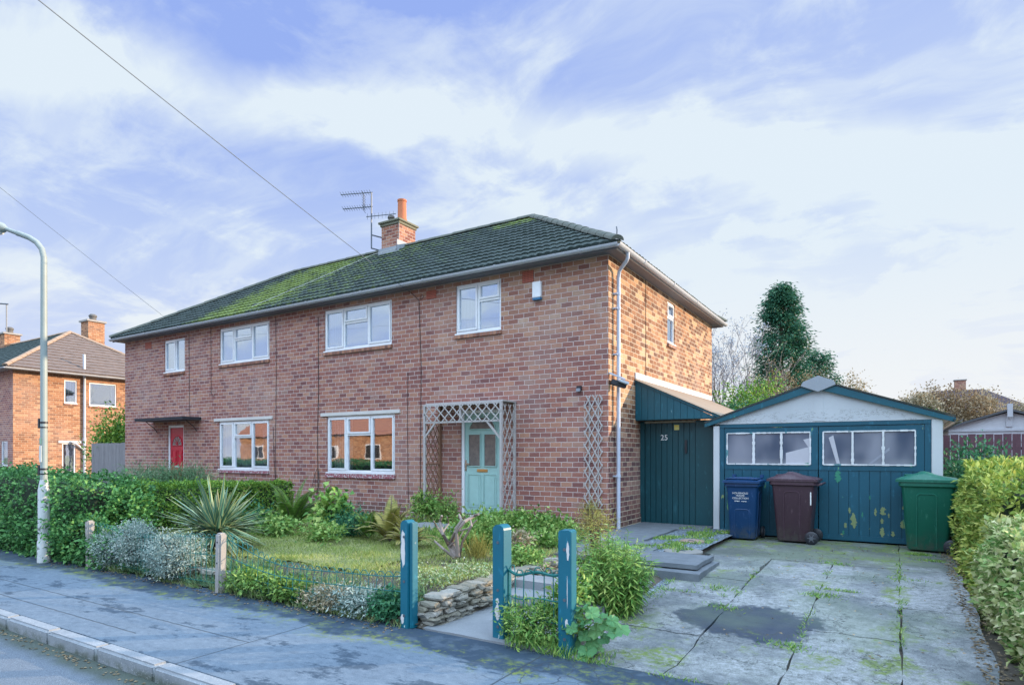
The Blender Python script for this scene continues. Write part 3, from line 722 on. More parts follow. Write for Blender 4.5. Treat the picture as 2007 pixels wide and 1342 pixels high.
# chimney
cx0, cx1, cy0, cy1 = -8.82, -8.12, 3.38, 4.12
ch = MB().box(cx0, cy0, 6.6, cx1, cy1, 8.25).build('chimney', M_CHIM, H)
MB().box(cx0 - .035, cy0 - .035, 8.25, cx1 + .035, cy1 + .035, 8.33).box(cx0 - .08, cy0 - .08, 8.33, cx1 + .08, cy1 + .08, 8.39).build('chimney_cap', mat('cap', (.20, .20, .15), .9), ch, bevel=.01)
MB().add([(cx0 - .03, cy0 - .03, 8.39), (cx1 + .03, cy0 - .03, 8.39), (cx1 + .03, cy1 + .03, 8.39), (cx0 - .03, cy1 + .03, 8.39), (cx0 + .2, cy0 + .2, 8.50), (cx1 - .2, cy0 + .2, 8.50), (cx1 - .2, cy1 - .2, 8.50), (cx0 + .2, cy1 - .2, 8.50)],
    [(0, 1, 5, 4), (1, 2, 6, 5), (2, 3, 7, 6), (3, 0, 4, 7), (4, 5, 6, 7)]).build('flaunching', mat('mossy_mortar', (.16, .18, .09), .9), ch)
MB().lathe((-8.33, 3.75, 8.44), [(.15, 0), (.155, .05), (.135, .1), (.128, .60), (.142, .61), (.142, .66), (.10, .66), (.10, .2)], 20).build('chimney_pot', M_POT, ch, smooth=True)
MB().lathe((-8.68, 3.65, 8.44), [(.09, 0), (.085, .12), (.11, .14), (.105, .20), (.05, .24)], 14).build('chimney_pot', mat('old_pot', (.13, .125, .12), .8), ch, smooth=True)
MB().box(cx0 - .05, cy0 - .10, 7.26, cx1 + .06, cy0 - .002, 7.56).box(cx1 + .002, cy0 - .1, 7.30, cx1 + .02, cy1, 7.75).build('flashing', M_LEAD, ch)
MB().tube([(-8.1, 3.36, 8.3), (-8.09, 3.35, 7.9), (-8.12, 3.36, 7.5), (-8.4, 2.6, 7.15), (-9.3, .9, 6.02), (-9.9, -.3, 5.25)], .008, 5).build('aerial_lead', mat('pale_cable', (.42, .43, .42), .6), roof)
# doors
def door(parent, D, colr, arch, handle=True, letter=(.55, .30, .18)):
    a, b, c, e = D; m = mat('door_' + str(colr[0]), colr, .4)
    f = MB(); fw = .07
    f.box(a, .03, c, a + fw, .11, e); f.box(b - fw, .03, c, b, .11, e); f.box(a + fw, .03, e - fw, b - fw, .11, e); f.box(a, -.03, c - .05, b, .11, c - .001); 
    fo_ = f.build('door_frame', M_UPVC, parent, bevel=.005)
    l0, l1, z0, z1 = a + fw + .004, b - fw - .004, c + .008, e - fw - .004; Wd = l1 - l0; Hd = z1 - z0
    d_ = MB(); mid = (l0 + l1) / 2
    d_.box(l0, .055, z0, l1, .095, z1)
    o = d_.build('front_door', m, parent, bevel=.004)
    def panel(x0, x1, y0, y1, dz=.012):
        p = MB(); q = .018
        p.box(x0, .043, y0, x1, .0545, y0 + q); p.box(x0, .043, y1 - q, x1, .0545, y1); p.box(x0, .043, y0 + q, x0 + q, .0545, y1 - q); p.box(x1 - q, .043, y0 + q, x1, .0545, y1 - q)
        p.box(x0 + .05, .046, y0 + .05, x1 - .05, .0545, y1 - .05); p.build('door_panel', m, o, bevel=.004)
    xs = ((l0 + .10 * Wd, l0 + .46 * Wd), (l0 + .54 * Wd, l0 + .90 * Wd))
    for x0, x1 in xs: panel(x0, x1, z0 + .07 * Hd, z0 + .40 * Hd)
    if arch == 'twin':
        for x0, x1 in xs:
            p = MB(); q = .022; y0, y1 = z0 + .47 * Hd, z0 + .80 * Hd
            p.box(x0, .035, y0, x1, .0545, y0 + q); p.box(x0, .035, y1 - q, x1, .0545, y1); p.box(x0, .035, y0 + q, x0 + q, .0545, y1 - q); p.box(x1 - q, .035, y0 + q, x1, .0545, y1 - q); p.build('glazing_bead', m, o, bevel=.004)
            MB().box(x0 + q, .048, y0 + q, x1 - q, .0545, y1 - q).build('door_glass', M_DGLASS, o)
    else:
        for x0, x1 in xs: panel(x0, x1, z0 + .42 * Hd, z0 + .68 * Hd)
    # fanlight
    cz = z0 + (.84 if arch == 'twin' else .74) * Hd; r = .36 * Wd; n = 16
    pts = [(mid + r * math.cos(math.pi * k / n), cz + r * (.8 if arch == 'twin' else 1.1) * math.sin(math.pi * k / n)) for k in range(n + 1)]
    if arch == 'twin': pts = [(px_, min(pz_, z1 - .03)) for px_, pz_ in pts]
    MB().prism(pts, 'y', .048, .0545).build('fanlight', M_DGLASS, o)
    MB().tube([(px_, .047, pz_) for px_, pz_ in pts] + [(pts[0][0], .047, pts[0][1])], .014, 6).build('fanlight_trim', m, o)
    if arch != 'twin':
        g_ = MB()
        for k in range(1, 6): th = math.pi * k / 6; g_.bar((mid, .044, cz + .02), (mid + r * math.cos(th), .044, cz + 1.1 * r * math.sin(th)), .012, .012)
        g_.build('glazing_bar', m, o)
    zc = z0 + .435 * Hd
    MB().box(mid - .13, .040, zc - .03, mid + .13, .0545, zc + .03).box(mid - .10, .034, zc - .016, mid + .10, .0395, zc + .018).build('letterbox', mat('brass' + str(letter[0]), letter, .3, metal=.6), o, bevel=.005)
    if handle: MB().box(l0 + .015, .040, z0 + .43 * Hd, l0 + .05, .0545, z0 + .54 * Hd).box(l0 + .025, .012, z0 + .49 * Hd, l0 + .14, .030, z0 + .505 * Hd).box(l0 + .025, .030, z0 + .49 * Hd, l0 + .04, .040, z0 + .505 * Hd).build('handle', mat('chrome', (.6, .62, .65), .25, metal=1), o)
    return o
M_DGLASS = mat('door_glass', fn=lambda t, o: (t.mix(t.noise(o, 14, 4), (.05, .06, .07), (.26, .22, .20)), t.noise(o, 60, 3)), rough=.15, bump=(.4, .004))
tag(door(H, DR, (.34, .54, .52), 'twin', letter=(.72, .40, .16)), 'duck egg blue front door')
tag(door(H, DL, (.50, .012, .035), 'fan', letter=(.8, .8, .8)), 'red front door with fan glazing')
MB().box(DR[0] - .05, -.14, -.1, DR[1] + .05, -.001, DR[2] - .06).build('door_step', M_SILLP, H, bevel=.008)
ca = onY(277, 826, -.35); cb = onY(371, 826, -.35)
cv = MB().box(ca.x, -.55, 2.37, cb.x, -.001, 2.42).box(ca.x - .02, -.57, 2.42, cb.x + .02, -.001, 2.45).build('door_canopy', mat('felt', (.05, .055, .07), .7), H, bevel=.006)
cbk = MB()
for xx in (ca.x + .25, cb.x - .2): cbk.tube([(xx, -.01, 2.05), (xx, -.10, 2.18), (xx, -.34, 2.36)], .012, 6)
cbk.build('canopy_bracket', M_BLACK, cv)
# air bricks
M_AIR = mat('air_brick', fn=lambda t, o: (t.mix(t.m('MULTIPLY', t.m('GREATER_THAN', t.m('FRACT', t.m('MULTIPLY', t.xyz(o)[0], 30.)), .45), t.m('GREATER_THAN', t.m('FRACT', t.m('MULTIPLY', t.xyz(o)[2], 30.)), .45)), (.46, .12, .075), (.06, .02, .02)), None))
for (a, b, c, e_) in ((1024, 1046, 533, 552), (836, 855, 571, 584), (285, 297, 672, 682)):
    p = onY(a, c, 0); q = onY(b, e_, 0); MB().box(p.x, -.008, q.z, q.x, .05, p.z).build('air_brick', M_AIR, H)
# downpipe on the side wall
dp = MB(); px_, py_ = .085, .27
dp.tube([(.315, .14, HZ + .02), (.315, .14, HZ - .08), (.29, .15, HZ - .13), (.14, .25, HZ - .22), (.10, .265, HZ - .27), (px_, py_, HZ - .40), (px_, py_, 2.5), (px_, py_, .0)], .036, 12)
for z in (HZ - .7, 3.2, .95, 4.05): dp.tube([(px_, py_, z), (px_, py_, z + .05)], .044, 12); dp.box(0, py_ - .07, z + .01, px_, py_ + .05, z + .035)
dp.build('downpipe', M_PIPE, H, smooth=True)
# wall cables
def cable(pts, r=.008, nm='cable'): MB().tube(pts, r * .72, 5).build(nm, M_CABLE, H)
def vx(px): return onY(px, 800, 0).x
cable([(vx(541) , -.012, HZ - .05), (vx(541) + .02, -.012, 3.4), (vx(541) - .01, -.012, 1.6), (vx(541) + .02, -.012, .1)])
cable([(vx(624), -.012, HZ - .25), (vx(624) + .02, -.012, 3), (vx(624) - .02, -.012, 1.9), (vx(624), -.012, .1)], .010)
cable([(vx(803), -.02, HZ - .02), (vx(822), -.015, HZ - .26), (vx(826), -.012, 3.3), (vx(824), -.012, .1)], .009)
cable([(vx(826), -.014, HZ - .26), (vx(831), -.014, HZ - .2), (vx(829), -.014, HZ - .15), (vx(824), -.014, HZ - .18), (vx(825), -.014, HZ - .26)], .006)
cable([(vx(800), -.012, 3.2), (vx(799), -.012, 2.0), (vx(801), -.012, .3)], .007)
cable([(vx(371), -.012, HZ - .1), (vx(372), -.012, 2.9), (vx(373), -.012, 2.42)])
cable([(vx(414), -.012, HZ - .0), (vx(414.5), -.012, 3.1), (vx(418), -.012, 3.03), (vx(421), -.012, 3.07)])
cable([(vx(536), -.012, 2.1), (vx(538), -.012, 1.2), (vx(541), -.012, .5)])
cable([(vx(372), -.012, 2.4), (vx(400), -.012, 2.36), (vx(424), -.012, 2.25)], .005)
for (s_, k_) in ((0, 1), (.02, -1)):
    cable([(vx(624), -.02, 1.05), (vx(619) , -.03, .9), (vx(617 + 4 * k_), -.03, .55), (vx(622), -.02, .42), (vx(628 + k_), -.03, .7), (vx(624), -.02, 1.05)], .007)
cable([(.012, 1.94, HZ), (.012, 1.95, 3.6), (.012, 1.94, 2.9)], .008)
cp = onY(376, 661, 0)
# things fixed to the house
al = root('alarm_box', onY(1052, 585, -.03), 'white alarm box with a blue light strip under the eaves', 'alarm box')
p = onY(1043, 553, -.07); q = onY(1059.5, 586, -.07)
MB().box(p.x, -.075, q.z + .045, q.x, -.001, p.z).build('casing', M_UPVC, al, bevel=.008)
MB().box(p.x + .002, -.072, q.z, q.x - .002, -.002, q.z + .044).build('light_strip', mat('blue_strip', (.03, .16, .32), .3), al, bevel=.005)
sc = root('security_camera', onY(1134, 765, -.03), 'small black floodlight camera on the front wall near the corner', 'camera')
p = onY(1134, 762, -.05)
MB().box(p.x - .05, -.05, p.z - .03, p.x + .05, -.001, p.z + .06).build('housing', M_BLACK, sc, bevel=.008)
MB().box(p.x - .04, -.085, p.z - .055, p.x + .04, -.051, p.z + .01).build('lens_panel', mat('lens', (.25, .28, .33), .2), sc, bevel=.006)
fl = root('floodlight', (.12, -.05, 2.65), 'black floodlight on a white bracket at the house corner above the downpipe bend', 'floodlight')
MB().bar((.002, .02, 2.86), (.26, .16, 2.74), .05, .025).build('bracket', M_PIPE, fl)
MB().bar((.03, .05, 2.70), (.26, .20, 2.62), .12, .10).build('lamp_housing', M_BLACK, fl, bevel=.01)
MB().bar((.20, .02, 2.71), (.34, .11, 2.65), .11, .05).build('lamp_glass', mat('lampglass', (.45, .5, .55), .1), fl, bevel=.008)
# aerial
ae = root('tv_aerial', (-9.0, 3.6, 7.8), 'grey rooftop television aerial strapped beside the tall chimney', 'aerial')
mast = at(728, 485, 18.6); mx_, my_ = mast.x, mast.y
def AZ(y): return CZ + (PY - y) / F * 18.6
MB().tube([(mx_, my_, AZ(487)), (mx_, my_, AZ(377))], .022, 8).build('mast', M_METAL, ae)
uu = Vector((.85, .527, 0))
for yy, x0, x1, dy in ((381, 668, 730, -3), (409, 672, 730, -3)):
    m = MB(); a_ = at(x0, yy + 1, 18.6); b_ = at(x1, yy - 4, 18.6); m.tube([a_, b_], .014, 6)
    for k in range(12):
        p = a_.lerp(b_, (k + .3) / 12); m.tube([p - Vector((.10, -.16, 0)), p + Vector((.10, -.16, 0))], .007, 4)
    m.build('boom', M_METAL, ae)
m = MB()
for k in range(7): p = at(713, 381 + k * 5.2, 18.6); m.tube([p + Vector((-.12, .19, 0)), p + Vector((.12, -.19, 0))], .008, 4)
m.tube([at(713, 380, 18.6), at(713, 413, 18.6)], .01, 5)
m.build('reflector', M_METAL, ae)
m = MB(); a_ = at(718, 425, 18.6); b_ = at(776, 419, 18.6); m.tube([a_, b_], .013, 6)
for k in range(8): p = a_.lerp(b_, (k + .3) / 8); m.tube([p - Vector((0, 0, .09)), p + Vector((0, 0, .09))], .006, 4)
m.build('boom', M_METAL, ae)
for z_ in (7.95, 7.55): MB().bar((mx_, my_, z_), (cx0, cy0 + .05, z_), .03, .03).build('bracket', M_METAL, ae)

# phone cables
def span(name, a, b, sag, label, r=.0055):
    a, b = Vector(a), Vector(b); pts = []
    for i in range(33):
        t = i / 32; p = a.lerp(b, t); p.z -= sag * 4 * t * (1 - t); pts.append(p)
    o = MB().tube(pts, r, 5).build(name, mat('sky_cable', (.10, .14, .19), .6)); return tag(o, label, 'cable')
A1 = (onY(803, 800, 0).x, -.03, HZ - .03); P1 = at(105, 0, 6.0) ; dd = (P1 - Vector(A1))
span('overhead_cable', A1, Vector(A1) + dd * 2.3, .12, 'longest dark cable rising from above the porch to the top left of the sky')
A2 = (cp.x, -.03, cp.z); P2 = at(0, 356, 10.5); dd = P2 - Vector(A2)
span('overhead_cable', A2, Vector(A2) + dd * 2.2, .10, 'shorter dark cable running out left from above the red door past the street lamp', .0035)

# ------------------------------------------------------------------ lattice porch, wall trellis
M_GREYWOOD = mat('weathered_wood', fn=lambda t, o: (t.mix(t.noise(t.vm('MULTIPLY', o, (6, 6, 1)), 9, 5, .7), (.27, .25, .25), (.56, .53, .52)), t.noise(t.vm('MULTIPLY', o, (8, 8, 1)), 14, 4)), bump=(.5, .006))
M_BROWNWOOD = mat('brown_wood', fn=lambda t, o: (t.mix(t.noise(t.vm('MULTIPLY', o, (6, 6, 1)), 9, 5, .7), (.15, .075, .05), (.34, .19, .12)), t.noise(o, 40)), bump=(.4, .006))
def lattice(mb, P0, U, Wd, Ht, step, bw=.022, th=.010, ang=1.0):
    """diamond lattice in plane P0 + U*u + Z*z; clipped to the rectangle"""
    P0, U = Vector(P0), Vector(U); Z = Vector((0, 0, 1)); Nn = U.cross(Z).normalized()
    for sgn, off in ((1, 0.), (-1, th)):
        c = -Ht * ang if sgn == 1 else 0.
        while c < (Wd if sgn == 1 else Wd + Ht * ang):
            # line u = c + sgn*ang*z
            zs = [0., Ht]
            zz = [(u - c) / (sgn * ang) for u in (0., Wd)]
            lo = max(0., min(zz)); hi = min(Ht, max(zz))
            if hi - lo > .03:
                a = P0 + U * (c + sgn * ang * lo) + Z * lo + Nn * off; b = P0 + U * (c + sgn * ang * hi) + Z * hi + Nn * off
                mb.bar(a, b, th, bw, up=U if False else (b - a).cross(Nn))
            c += step
po = root('lattice_porch', (-2.93, -.26, 0), 'weathered open lattice porch framing the duck egg blue front door', 'porch')
PX0, PX1, PYf, PZ0, PZ1, PZ2 = -3.88, -1.99, -.52, -.02, 2.01, 2.40
for (x_, y_) in ((PX0, PYf), (PX1, PYf), (PX1, -.03)): MB().box(x_ - .025, y_ - .025, PZ0 - .1, x_ + .025, y_ + .025, PZ2).build('post', M_GREYWOOD, po, bevel=.004)
MB().box(PX0 - .03, -.06, PZ0, PX0 + .04, -.002, PZ2).build('post', M_BROWNWOOD, po, bevel=.004)
m = MB(); m.box(PX0 + .025, PYf - .02, PZ2 - .04, PX1 - .025, PYf + .02, PZ2); m.box(PX0 + .025, PYf - .02, PZ1, PX1 - .025, PYf + .02, PZ1 + .035); m.box(-2.98, PYf - .018, PZ1 + .035, -2.94, PYf + .018, PZ2 - .04)
m.build('beam', M_GREYWOOD, po)
m = MB(); m.box(PX0, PYf + .025, PZ2 + .002, PX1 + .03, -.002, PZ2 + .03); m.build('roof_board', M_GREYWOOD, po)
m = MB(); lattice(m, (PX0, PYf - .02, PZ1 + .03), (1, 0, 0), PX1 - PX0, PZ2 - PZ1 - .04, .205, .022); m.build('lattice_panel', M_GREYWOOD, po)
m = MB(); lattice(m, (PX1, PYf, .25), (0, 1, 0), -PYf - .03, PZ2 - .3, .175, .022, ang=.55); m.build('lattice_panel', M_GREYWOOD, po)
m = MB(); lattice(m, (PX0 + .01, PYf, .15), (0, 1, 0), -PYf - .03, 1.85, .15, .02, ang=.62); m.box(PX0, PYf, 1.15, PX0 + .03, -.05, 1.19); m.build('lattice_panel', M_BROWNWOOD, po)
m = MB(); m.bar((PX0, PYf, 1.72), (PX0 + .28, PYf, 2.02), .03, .035); m.bar((PX1, PYf, 1.66), (PX1 - .33, PYf, 2.02), .03, .035); m.build('brace', M_GREYWOOD, po)
ta, tb = onY(1145, 800, -.03).x, onY(1181, 800, -.03).x
tr = root('wall_trellis', ((ta + tb) / 2, -.02, .35), 'narrow grey expanding trellis fixed to the wall left of the house corner', 'trellis')
m = MB(); lattice(m, (ta, -.035, .37), (1, 0, 0), tb - ta, 2.10, .135, .020, .009, ang=.56); m.build('lattice', M_GREYWOOD, tr)
m = MB(); m.box(ta + .09, -.024, .40, ta + .108, -.004, 2.45); m.box(tb - .10, -.024, .42, tb - .082, -.004, 2.42); m.build('batten', M_GREYWOOD, tr)

# ------------------------------------------------------------------ lean-to with gate
GY = 1.66
le = root('lean_to', (.75, GY, -.06), 'teal timber lean-to with a plank gate numbered 25 between house and garage', 'lean-to')
LX = 1.70
g = MB(); n = 9; g0, g1 = .10, 1.12
for i in range(n):
    a = g0 + (g1 - g0) * i / n; g.box(a + .004, GY + random.uniform(0, .004), -.05, a + (g1 - g0) / n - .004, GY + .03, 2.0)
g.box(g0, GY + .031, -.04, g1, GY + .045, 1.99)
gate = g.build('gate', M_TEALD, le, bevel=.004)
g = MB(); g.box(.0, GY - .02, -.06, .095, GY + .05, 2.04); g.box(1.125, GY - .01, -.06, 1.46, GY + .05, 2.04); g.build('gate_frame', M_TEALD, le, bevel=.005)
MB().box(.10, GY - .015, 2.005, 1.12, GY + .04, 2.04).build('gate_head', mat('raw_timber', (.35, .30, .22), .8), le)
MB().box(.92, GY - .035, 1.40, .965, GY - .001, 1.66).build('handle', M_BLACK, gate, bevel=.006)
MB().box(.70, GY - .004, 1.86, .80, GY - .0005, 1.96).build('sticker', mat('yellow_card', (.75, .68, .22), .5), gate)
MB().box(.715, GY - .006, 1.925, .785, GY - .0045, 1.945).build('sticker_panel', mat('yellow_card2', (.80, .55, .05), .5), gate)
def text(name, body, size, m, parent, loc, rot=(R(90), 0, 0), ext=.002, align='CENTER', world=True, xs=1.):
    c = bpy.data.curves.new(name, 'FONT'); c.body = body; c.size = size; c.extrude = ext; c.align_x = align; c.space_line = .95; c.resolution_u = 3
    o = bpy.data.objects.new('tmp', c); col.objects.link(o); bpy.context.view_layer.update()
    me = bpy.data.meshes.new_from_object(o.evaluated_get(bpy.context.evaluated_depsgraph_get())); bpy.data.objects.remove(o)
    me.transform(Matrix.Translation(loc) @ Matrix.LocRotScale(None, __import__('mathutils').Euler(rot), Vector((xs, 1, 1)))); me.name = name
    return link(name, me, m, parent, world)
M_WHITE = mat('white_letter', (.8, .8, .8), .5)
text('house_number', '25', .155, M_WHITE, gate, (.50, GY - .006, 1.66), ext=.004)
f = MB(); zt = 2.88; FY = GY - .30
n = 13
for i in range(n):
    a = LX * i / n; b = LX * (i + 1) / n; ta_, tb_ = zt - (zt - 2.06) * a / LX, zt - (zt - 2.06) * b / LX
    f.prism([(a + .003, 2.06), (b - .003, 2.06), (b - .003, max(2.065, tb_ - .05)), (a + .003, max(2.07, ta_ - .05))], 'y', FY, FY + .025)
f.build('gable_board', M_TEALB, le)
MB().box(.002, FY + .027, 2.045, LX - .1, FY + .05, 2.10).build('batten', M_TEALD, le)
MB().prism([(.0, zt - .06), (LX + .06, 2.0), (LX + .06, 2.05), (.0, zt - .005)], 'y', FY - .02, FY - .001).build('barge_board', M_TEALB, le)
rl = MB(); nn = 60
def roofsheet(x0, z0, x1, z1, y0, y1, wl=.0762, am=.012, du=.0127 * 1.5):
    mb = MB(); n_ = int((y1 - y0) / du); vs = []
    for i in range(n_ + 1):
        y_ = y0 + (y1 - y0) * i / n_; h = am * math.sin(2 * math.pi * y_ / wl)
        for (x_, z_) in ((x0, z0), (x1, z1)): vs += [(x_, y_, z_ + h)]
    mb.add(vs, [(2 * i, 2 * i + 2, 2 * i + 3, 2 * i + 1) for i in range(n_)]); return mb
roofsheet(.0, zt + .01, LX + .10, 2.055, FY - .05, 6.9, .15, .016, .025).build('roof_sheet', mat('asbestos_tan', (.30, .23, .17), .85), le, smooth=True)
MB().box(.0, FY - .02, zt + .01, .03, 7.3, zt + .13).build('flashing', M_UPVC, le, bevel=.004)
m = MB(); half_gutter(m, (LX + .12, FY - .05, 2.02), (LX + .12, 6.8, 2.02), .05); m.build('gutter', M_GUT, le, smooth=True)
MB().tube([(1.50, GY - .1, 2.0), (1.50, GY - .1, 1.93), (1.42, GY - .06, 1.93)], .03, 8).build('waste_pipe', M_BLACK, le, smooth=True)

# ------------------------------------------------------------------ garage
GX0, GX1, GGY, GZ0 = 1.55, 5.08, 1.33, -.105
ga = root('garage', (3.3, GGY, GZ0), 'sectional concrete garage with peeling teal double doors and pale gable', 'garage')
MB().box(GX0, GGY - .03, GZ0 - .1, GX0 + .11, GGY + .10, 1.90).build('pillar', M_RENDER, ga, bevel=.008)
MB().box(GX1 - .15, GGY - .03, GZ0 - .1, GX1, GGY + .10, 1.93).build('pillar', M_RENDER, ga, bevel=.008)
m = MB(); m.box(GX0 + .01, GGY + .10, GZ0 - .1, GX0 + .09, 6.6, 1.92); m.box(GX1 - .09, GGY + .10, GZ0 - .1, GX1 - .01, 6.6, 1.92); m.box(GX0 + .09, 6.5, GZ0 - .1, GX1 - .09, 6.6, 1.92); m.build('wall', M_RENDER, ga)
AX = 3.32; AZt = 2.62
m = MB(); m.prism([(GX0 + .01, 1.93), (GX1 - .01, 1.93), (AX, 2.58)], 'y', GGY - .012, GGY + .03); m.build('gable_panel', M_GABLE, ga); MB().prism([(GX0 + .05, 1.93), (GX1 - .05, 1.93), (AX, 2.55)], 'y', 6.5, 6.55).build('gable_panel', M_GABLE, ga)
m = MB(); m.box(AX - .075, GGY - .019, 1.95, AX + .075, GGY - .0125, 2.53); m.build('cover_strip', M_GABLE, ga)
# roof sheets over both slopes
def slope_sheet(x0, z0, x1, z1): return roofsheet(x0, z0, x1, z1, GGY - .10, 6.7, .15, .018, .025)
M_ASB = mat('cement_sheet', fn=concfn((.22, .25, .28), (.42, .44, .45), 4), bump=(.5, .01))
slope_sheet(1.40, 1.965, AX, AZt + .02).build('roof_sheet', M_ASB, ga, smooth=True); slope_sheet(AX, AZt + .02, 5.24, 1.965).build('roof_sheet', M_ASB, ga, smooth=True)
bt = .135
MB().prism([(1.40, 1.96 - .08), (AX, AZt - bt), (AX, AZt), (1.40, 1.945)], 'y', GGY - .075, GGY - .045).build('barge_board', M_TEALB, ga, bevel=.004)
MB().prism([(AX, AZt - bt), (5.24, 1.96 - .09), (5.24, 1.945), (AX, AZt)], 'y', GGY - .075, GGY - .045).build('barge_board', M_TEALB, ga, bevel=.004)
m = MB(); m.prism([(AX - .27, AZt - .07), (AX - .24, AZt - .00), (AX, AZt + .10), (AX + .24, AZt), (AX + .27, AZt - .07), (AX, AZt - .18)], 'y', GGY - .115, GGY - .080)
m.build('ridge_end_cap', M_LEAD, ga, bevel=.006)
m = MB(); m.prism([(AX - .22, AZt - .02), (AX, AZt + .075), (AX + .22, AZt - .02), (AX, AZt + .055)], 'y', GGY - .08, 6.75); m.build('ridge_cap', M_ASB, ga)
m = MB(); half_gutter(m, (5.27, GGY - .2, 1.925), (5.27, 6.7, 1.90), .06); m.build('gutter', M_BLACK, ga, smooth=True)
m = MB(); m.box(GX0 + .11, GGY - .01, 1.86, GX1 - .15, GGY + .05, 1.925); m.box(GX0 + .111, GGY - .005, GZ0, GX0 + .19, GGY + .05, 1.859); m.box(GX1 - .24, GGY - .005, GZ0, GX1 - .151, GGY + .05, 1.859); m.build('door_frame', M_TEALG, ga, bevel=.004)
def corr_glass():
    m = bpy.data.materials.new('reeded_glass'); m.use_nodes = True; t = NT(m.node_tree); b = t.n['Principled BSDF']; o = t.new('ShaderNodeTexCoord').outputs['Object']
    p = t.xyz(o)
    c = t.mix(t.step(t.noise(t.vm('MULTIPLY', o, (1, 1, .6)), 1.6, 2, .5), .34, .64), (.035, .065, .12), (.23, .25, .31))
    c = t.mix(t.m('MULTIPLY', t.step(p[2], 1.34, 1.21), .35), c, (.30, .31, .33))
    t.put(b.inputs['Base Color'], c); b.inputs['Roughness'].default_value = .22; b.inputs['Specular IOR Level'].default_value = .7
    h = t.m('SINE', t.m('MULTIPLY', p[0], 420.)); bp = t.new('ShaderNodeBump'); bp.inputs['Strength'].default_value = .3; bp.inputs['Distance'].default_value = .004
    t.put(bp.inputs['Height'], h); t.l.new(bp.outputs[0], b.inputs['Normal']); return m
M_REED = corr_glass()
M_SHEET = mat('pale_board', (.55, .56, .58), .7)
DXm = 3.315
for di, (d0, d1) in enumerate(((GX0 + .195, DXm - .006), (DXm + .006, GX1 - .245))):
    zb, ztp = GZ0 + .03, 1.853; wz0, wz1 = 1.20, 1.76; st = .12 if di == 0 else .07
    wx0, wx1 = d0 + (.05 if di == 0 else .07), d1 - (.12 if di == 0 else .12)
    m = MB(); nb = 10
    for i in range(nb):
        a = d0 + (d1 - d0) * i / nb; m.box(a + .003, GGY + .012 + random.uniform(0, .003), zb, a + (d1 - d0) / nb - .003, GGY + .035, wz0 - .10)
    m.box(d0, GGY + .036, zb, d1, GGY + .045, wz0 - .10)
    m.box(d0, GGY + .004, wz0 - .1, d1, GGY + .045, wz0); m.box(d0, GGY + .004, wz1, d1, GGY + .045, ztp)
    m.box(d0, GGY + .004, wz0, wx0, GGY + .045, wz1); m.box(wx1, GGY + .004, wz0, d1, GGY + .045, wz1)
    m.box(d0, GGY - .002, zb, d1, GGY + .012, zb + .09)
    dd_ = m.build('garage_door', M_TEALG, ga, bevel=.003)
    m = MB(); q = .022; W_ = wx1 - wx0; xs = [wx0, wx0 + W_ / 3, wx0 + 2 * W_ / 3, wx1]
    def rag(a, b, w_):
        a, b = Vector(a), Vector(b); L = (b - a).length; n_ = int(L / .05); pts = []
        for i in range(n_):
            p = a.lerp(b, i / n_); r = b - a; q_ = a.lerp(b, (i + 1) / n_); ww = w_ * random.uniform(.7, 1.35)
            m.bar(p, q_, ww, .014 + random.uniform(0, .004), up=(0, 1, 0))
    for z_ in (wz0, wz1): rag((wx0, GGY, z_), (wx1, GGY, z_), .022)
    for i, x_ in enumerate(xs): rag((x_, GGY, wz0), (x_, GGY, wz1), .022 if i in (0, 3) else .038)
    m.build('glazing_putty', M_PUTTY, dd_)
    for a, b in zip(xs, xs[1:]): MB().box(a + .011, GGY + .012, wz0 + .01, b - .011, GGY + .018, wz1 - .01).build('pane', M_REED, dd_)
# things leaning inside against the glass, seen through it
M_REEDI = mat('pale_behind_glass', (.50, .50, .55), .4)
m = MB(); xa = GX0 + .195 + .05
a = onY(1540, 905, GGY).x; b = onY(1589, 905, GGY).x
m.prism([(a, 1.21), (b, 1.21), (b, 1.66), (b - .12, 1.63), (b - .04, 1.50), (a, 1.40)], 'y', GGY + .0085, GGY + .0115)
tag(m.build('leaning_board', M_REEDI, ga), 'pale broken board behind left door glass')
m = MB(); a = onY(1624, 850, GGY).x
m.prism([(a, 1.66), (a + .07, 1.70), (a + .17, 1.22), (a + .12, 1.22)], 'y', GGY + .0085, GGY + .0115); m.build('leaning_board', M_REEDI, ga)
m = MB(); a = onY(1702, 905, GGY).x; m.prism([(a, 1.22), (a + .05, 1.22), (a + .30, 1.44), (a + .30, 1.40 + .09)], 'y', GGY + .0085, GGY + .0115); m.build('leaning_board', mat('grey_stick', (.26, .28, .34), .5), ga)
M_FLY = mat('old_yellow_coat', (.22, .28, .13), .8); M_FLG = mat('old_green_coat', (.03, .22, .14), .6)
def blotch(cx, cz, rx, rz_, seed, n=30):
    rd_ = random.Random(seed); return [(cx + rx * math.cos(2 * math.pi * k / n) * rd_.uniform(.25, 1.15), cz + rz_ * math.sin(2 * math.pi * k / n) * rd_.uniform(.7, 1.05)) for k in range(n)]
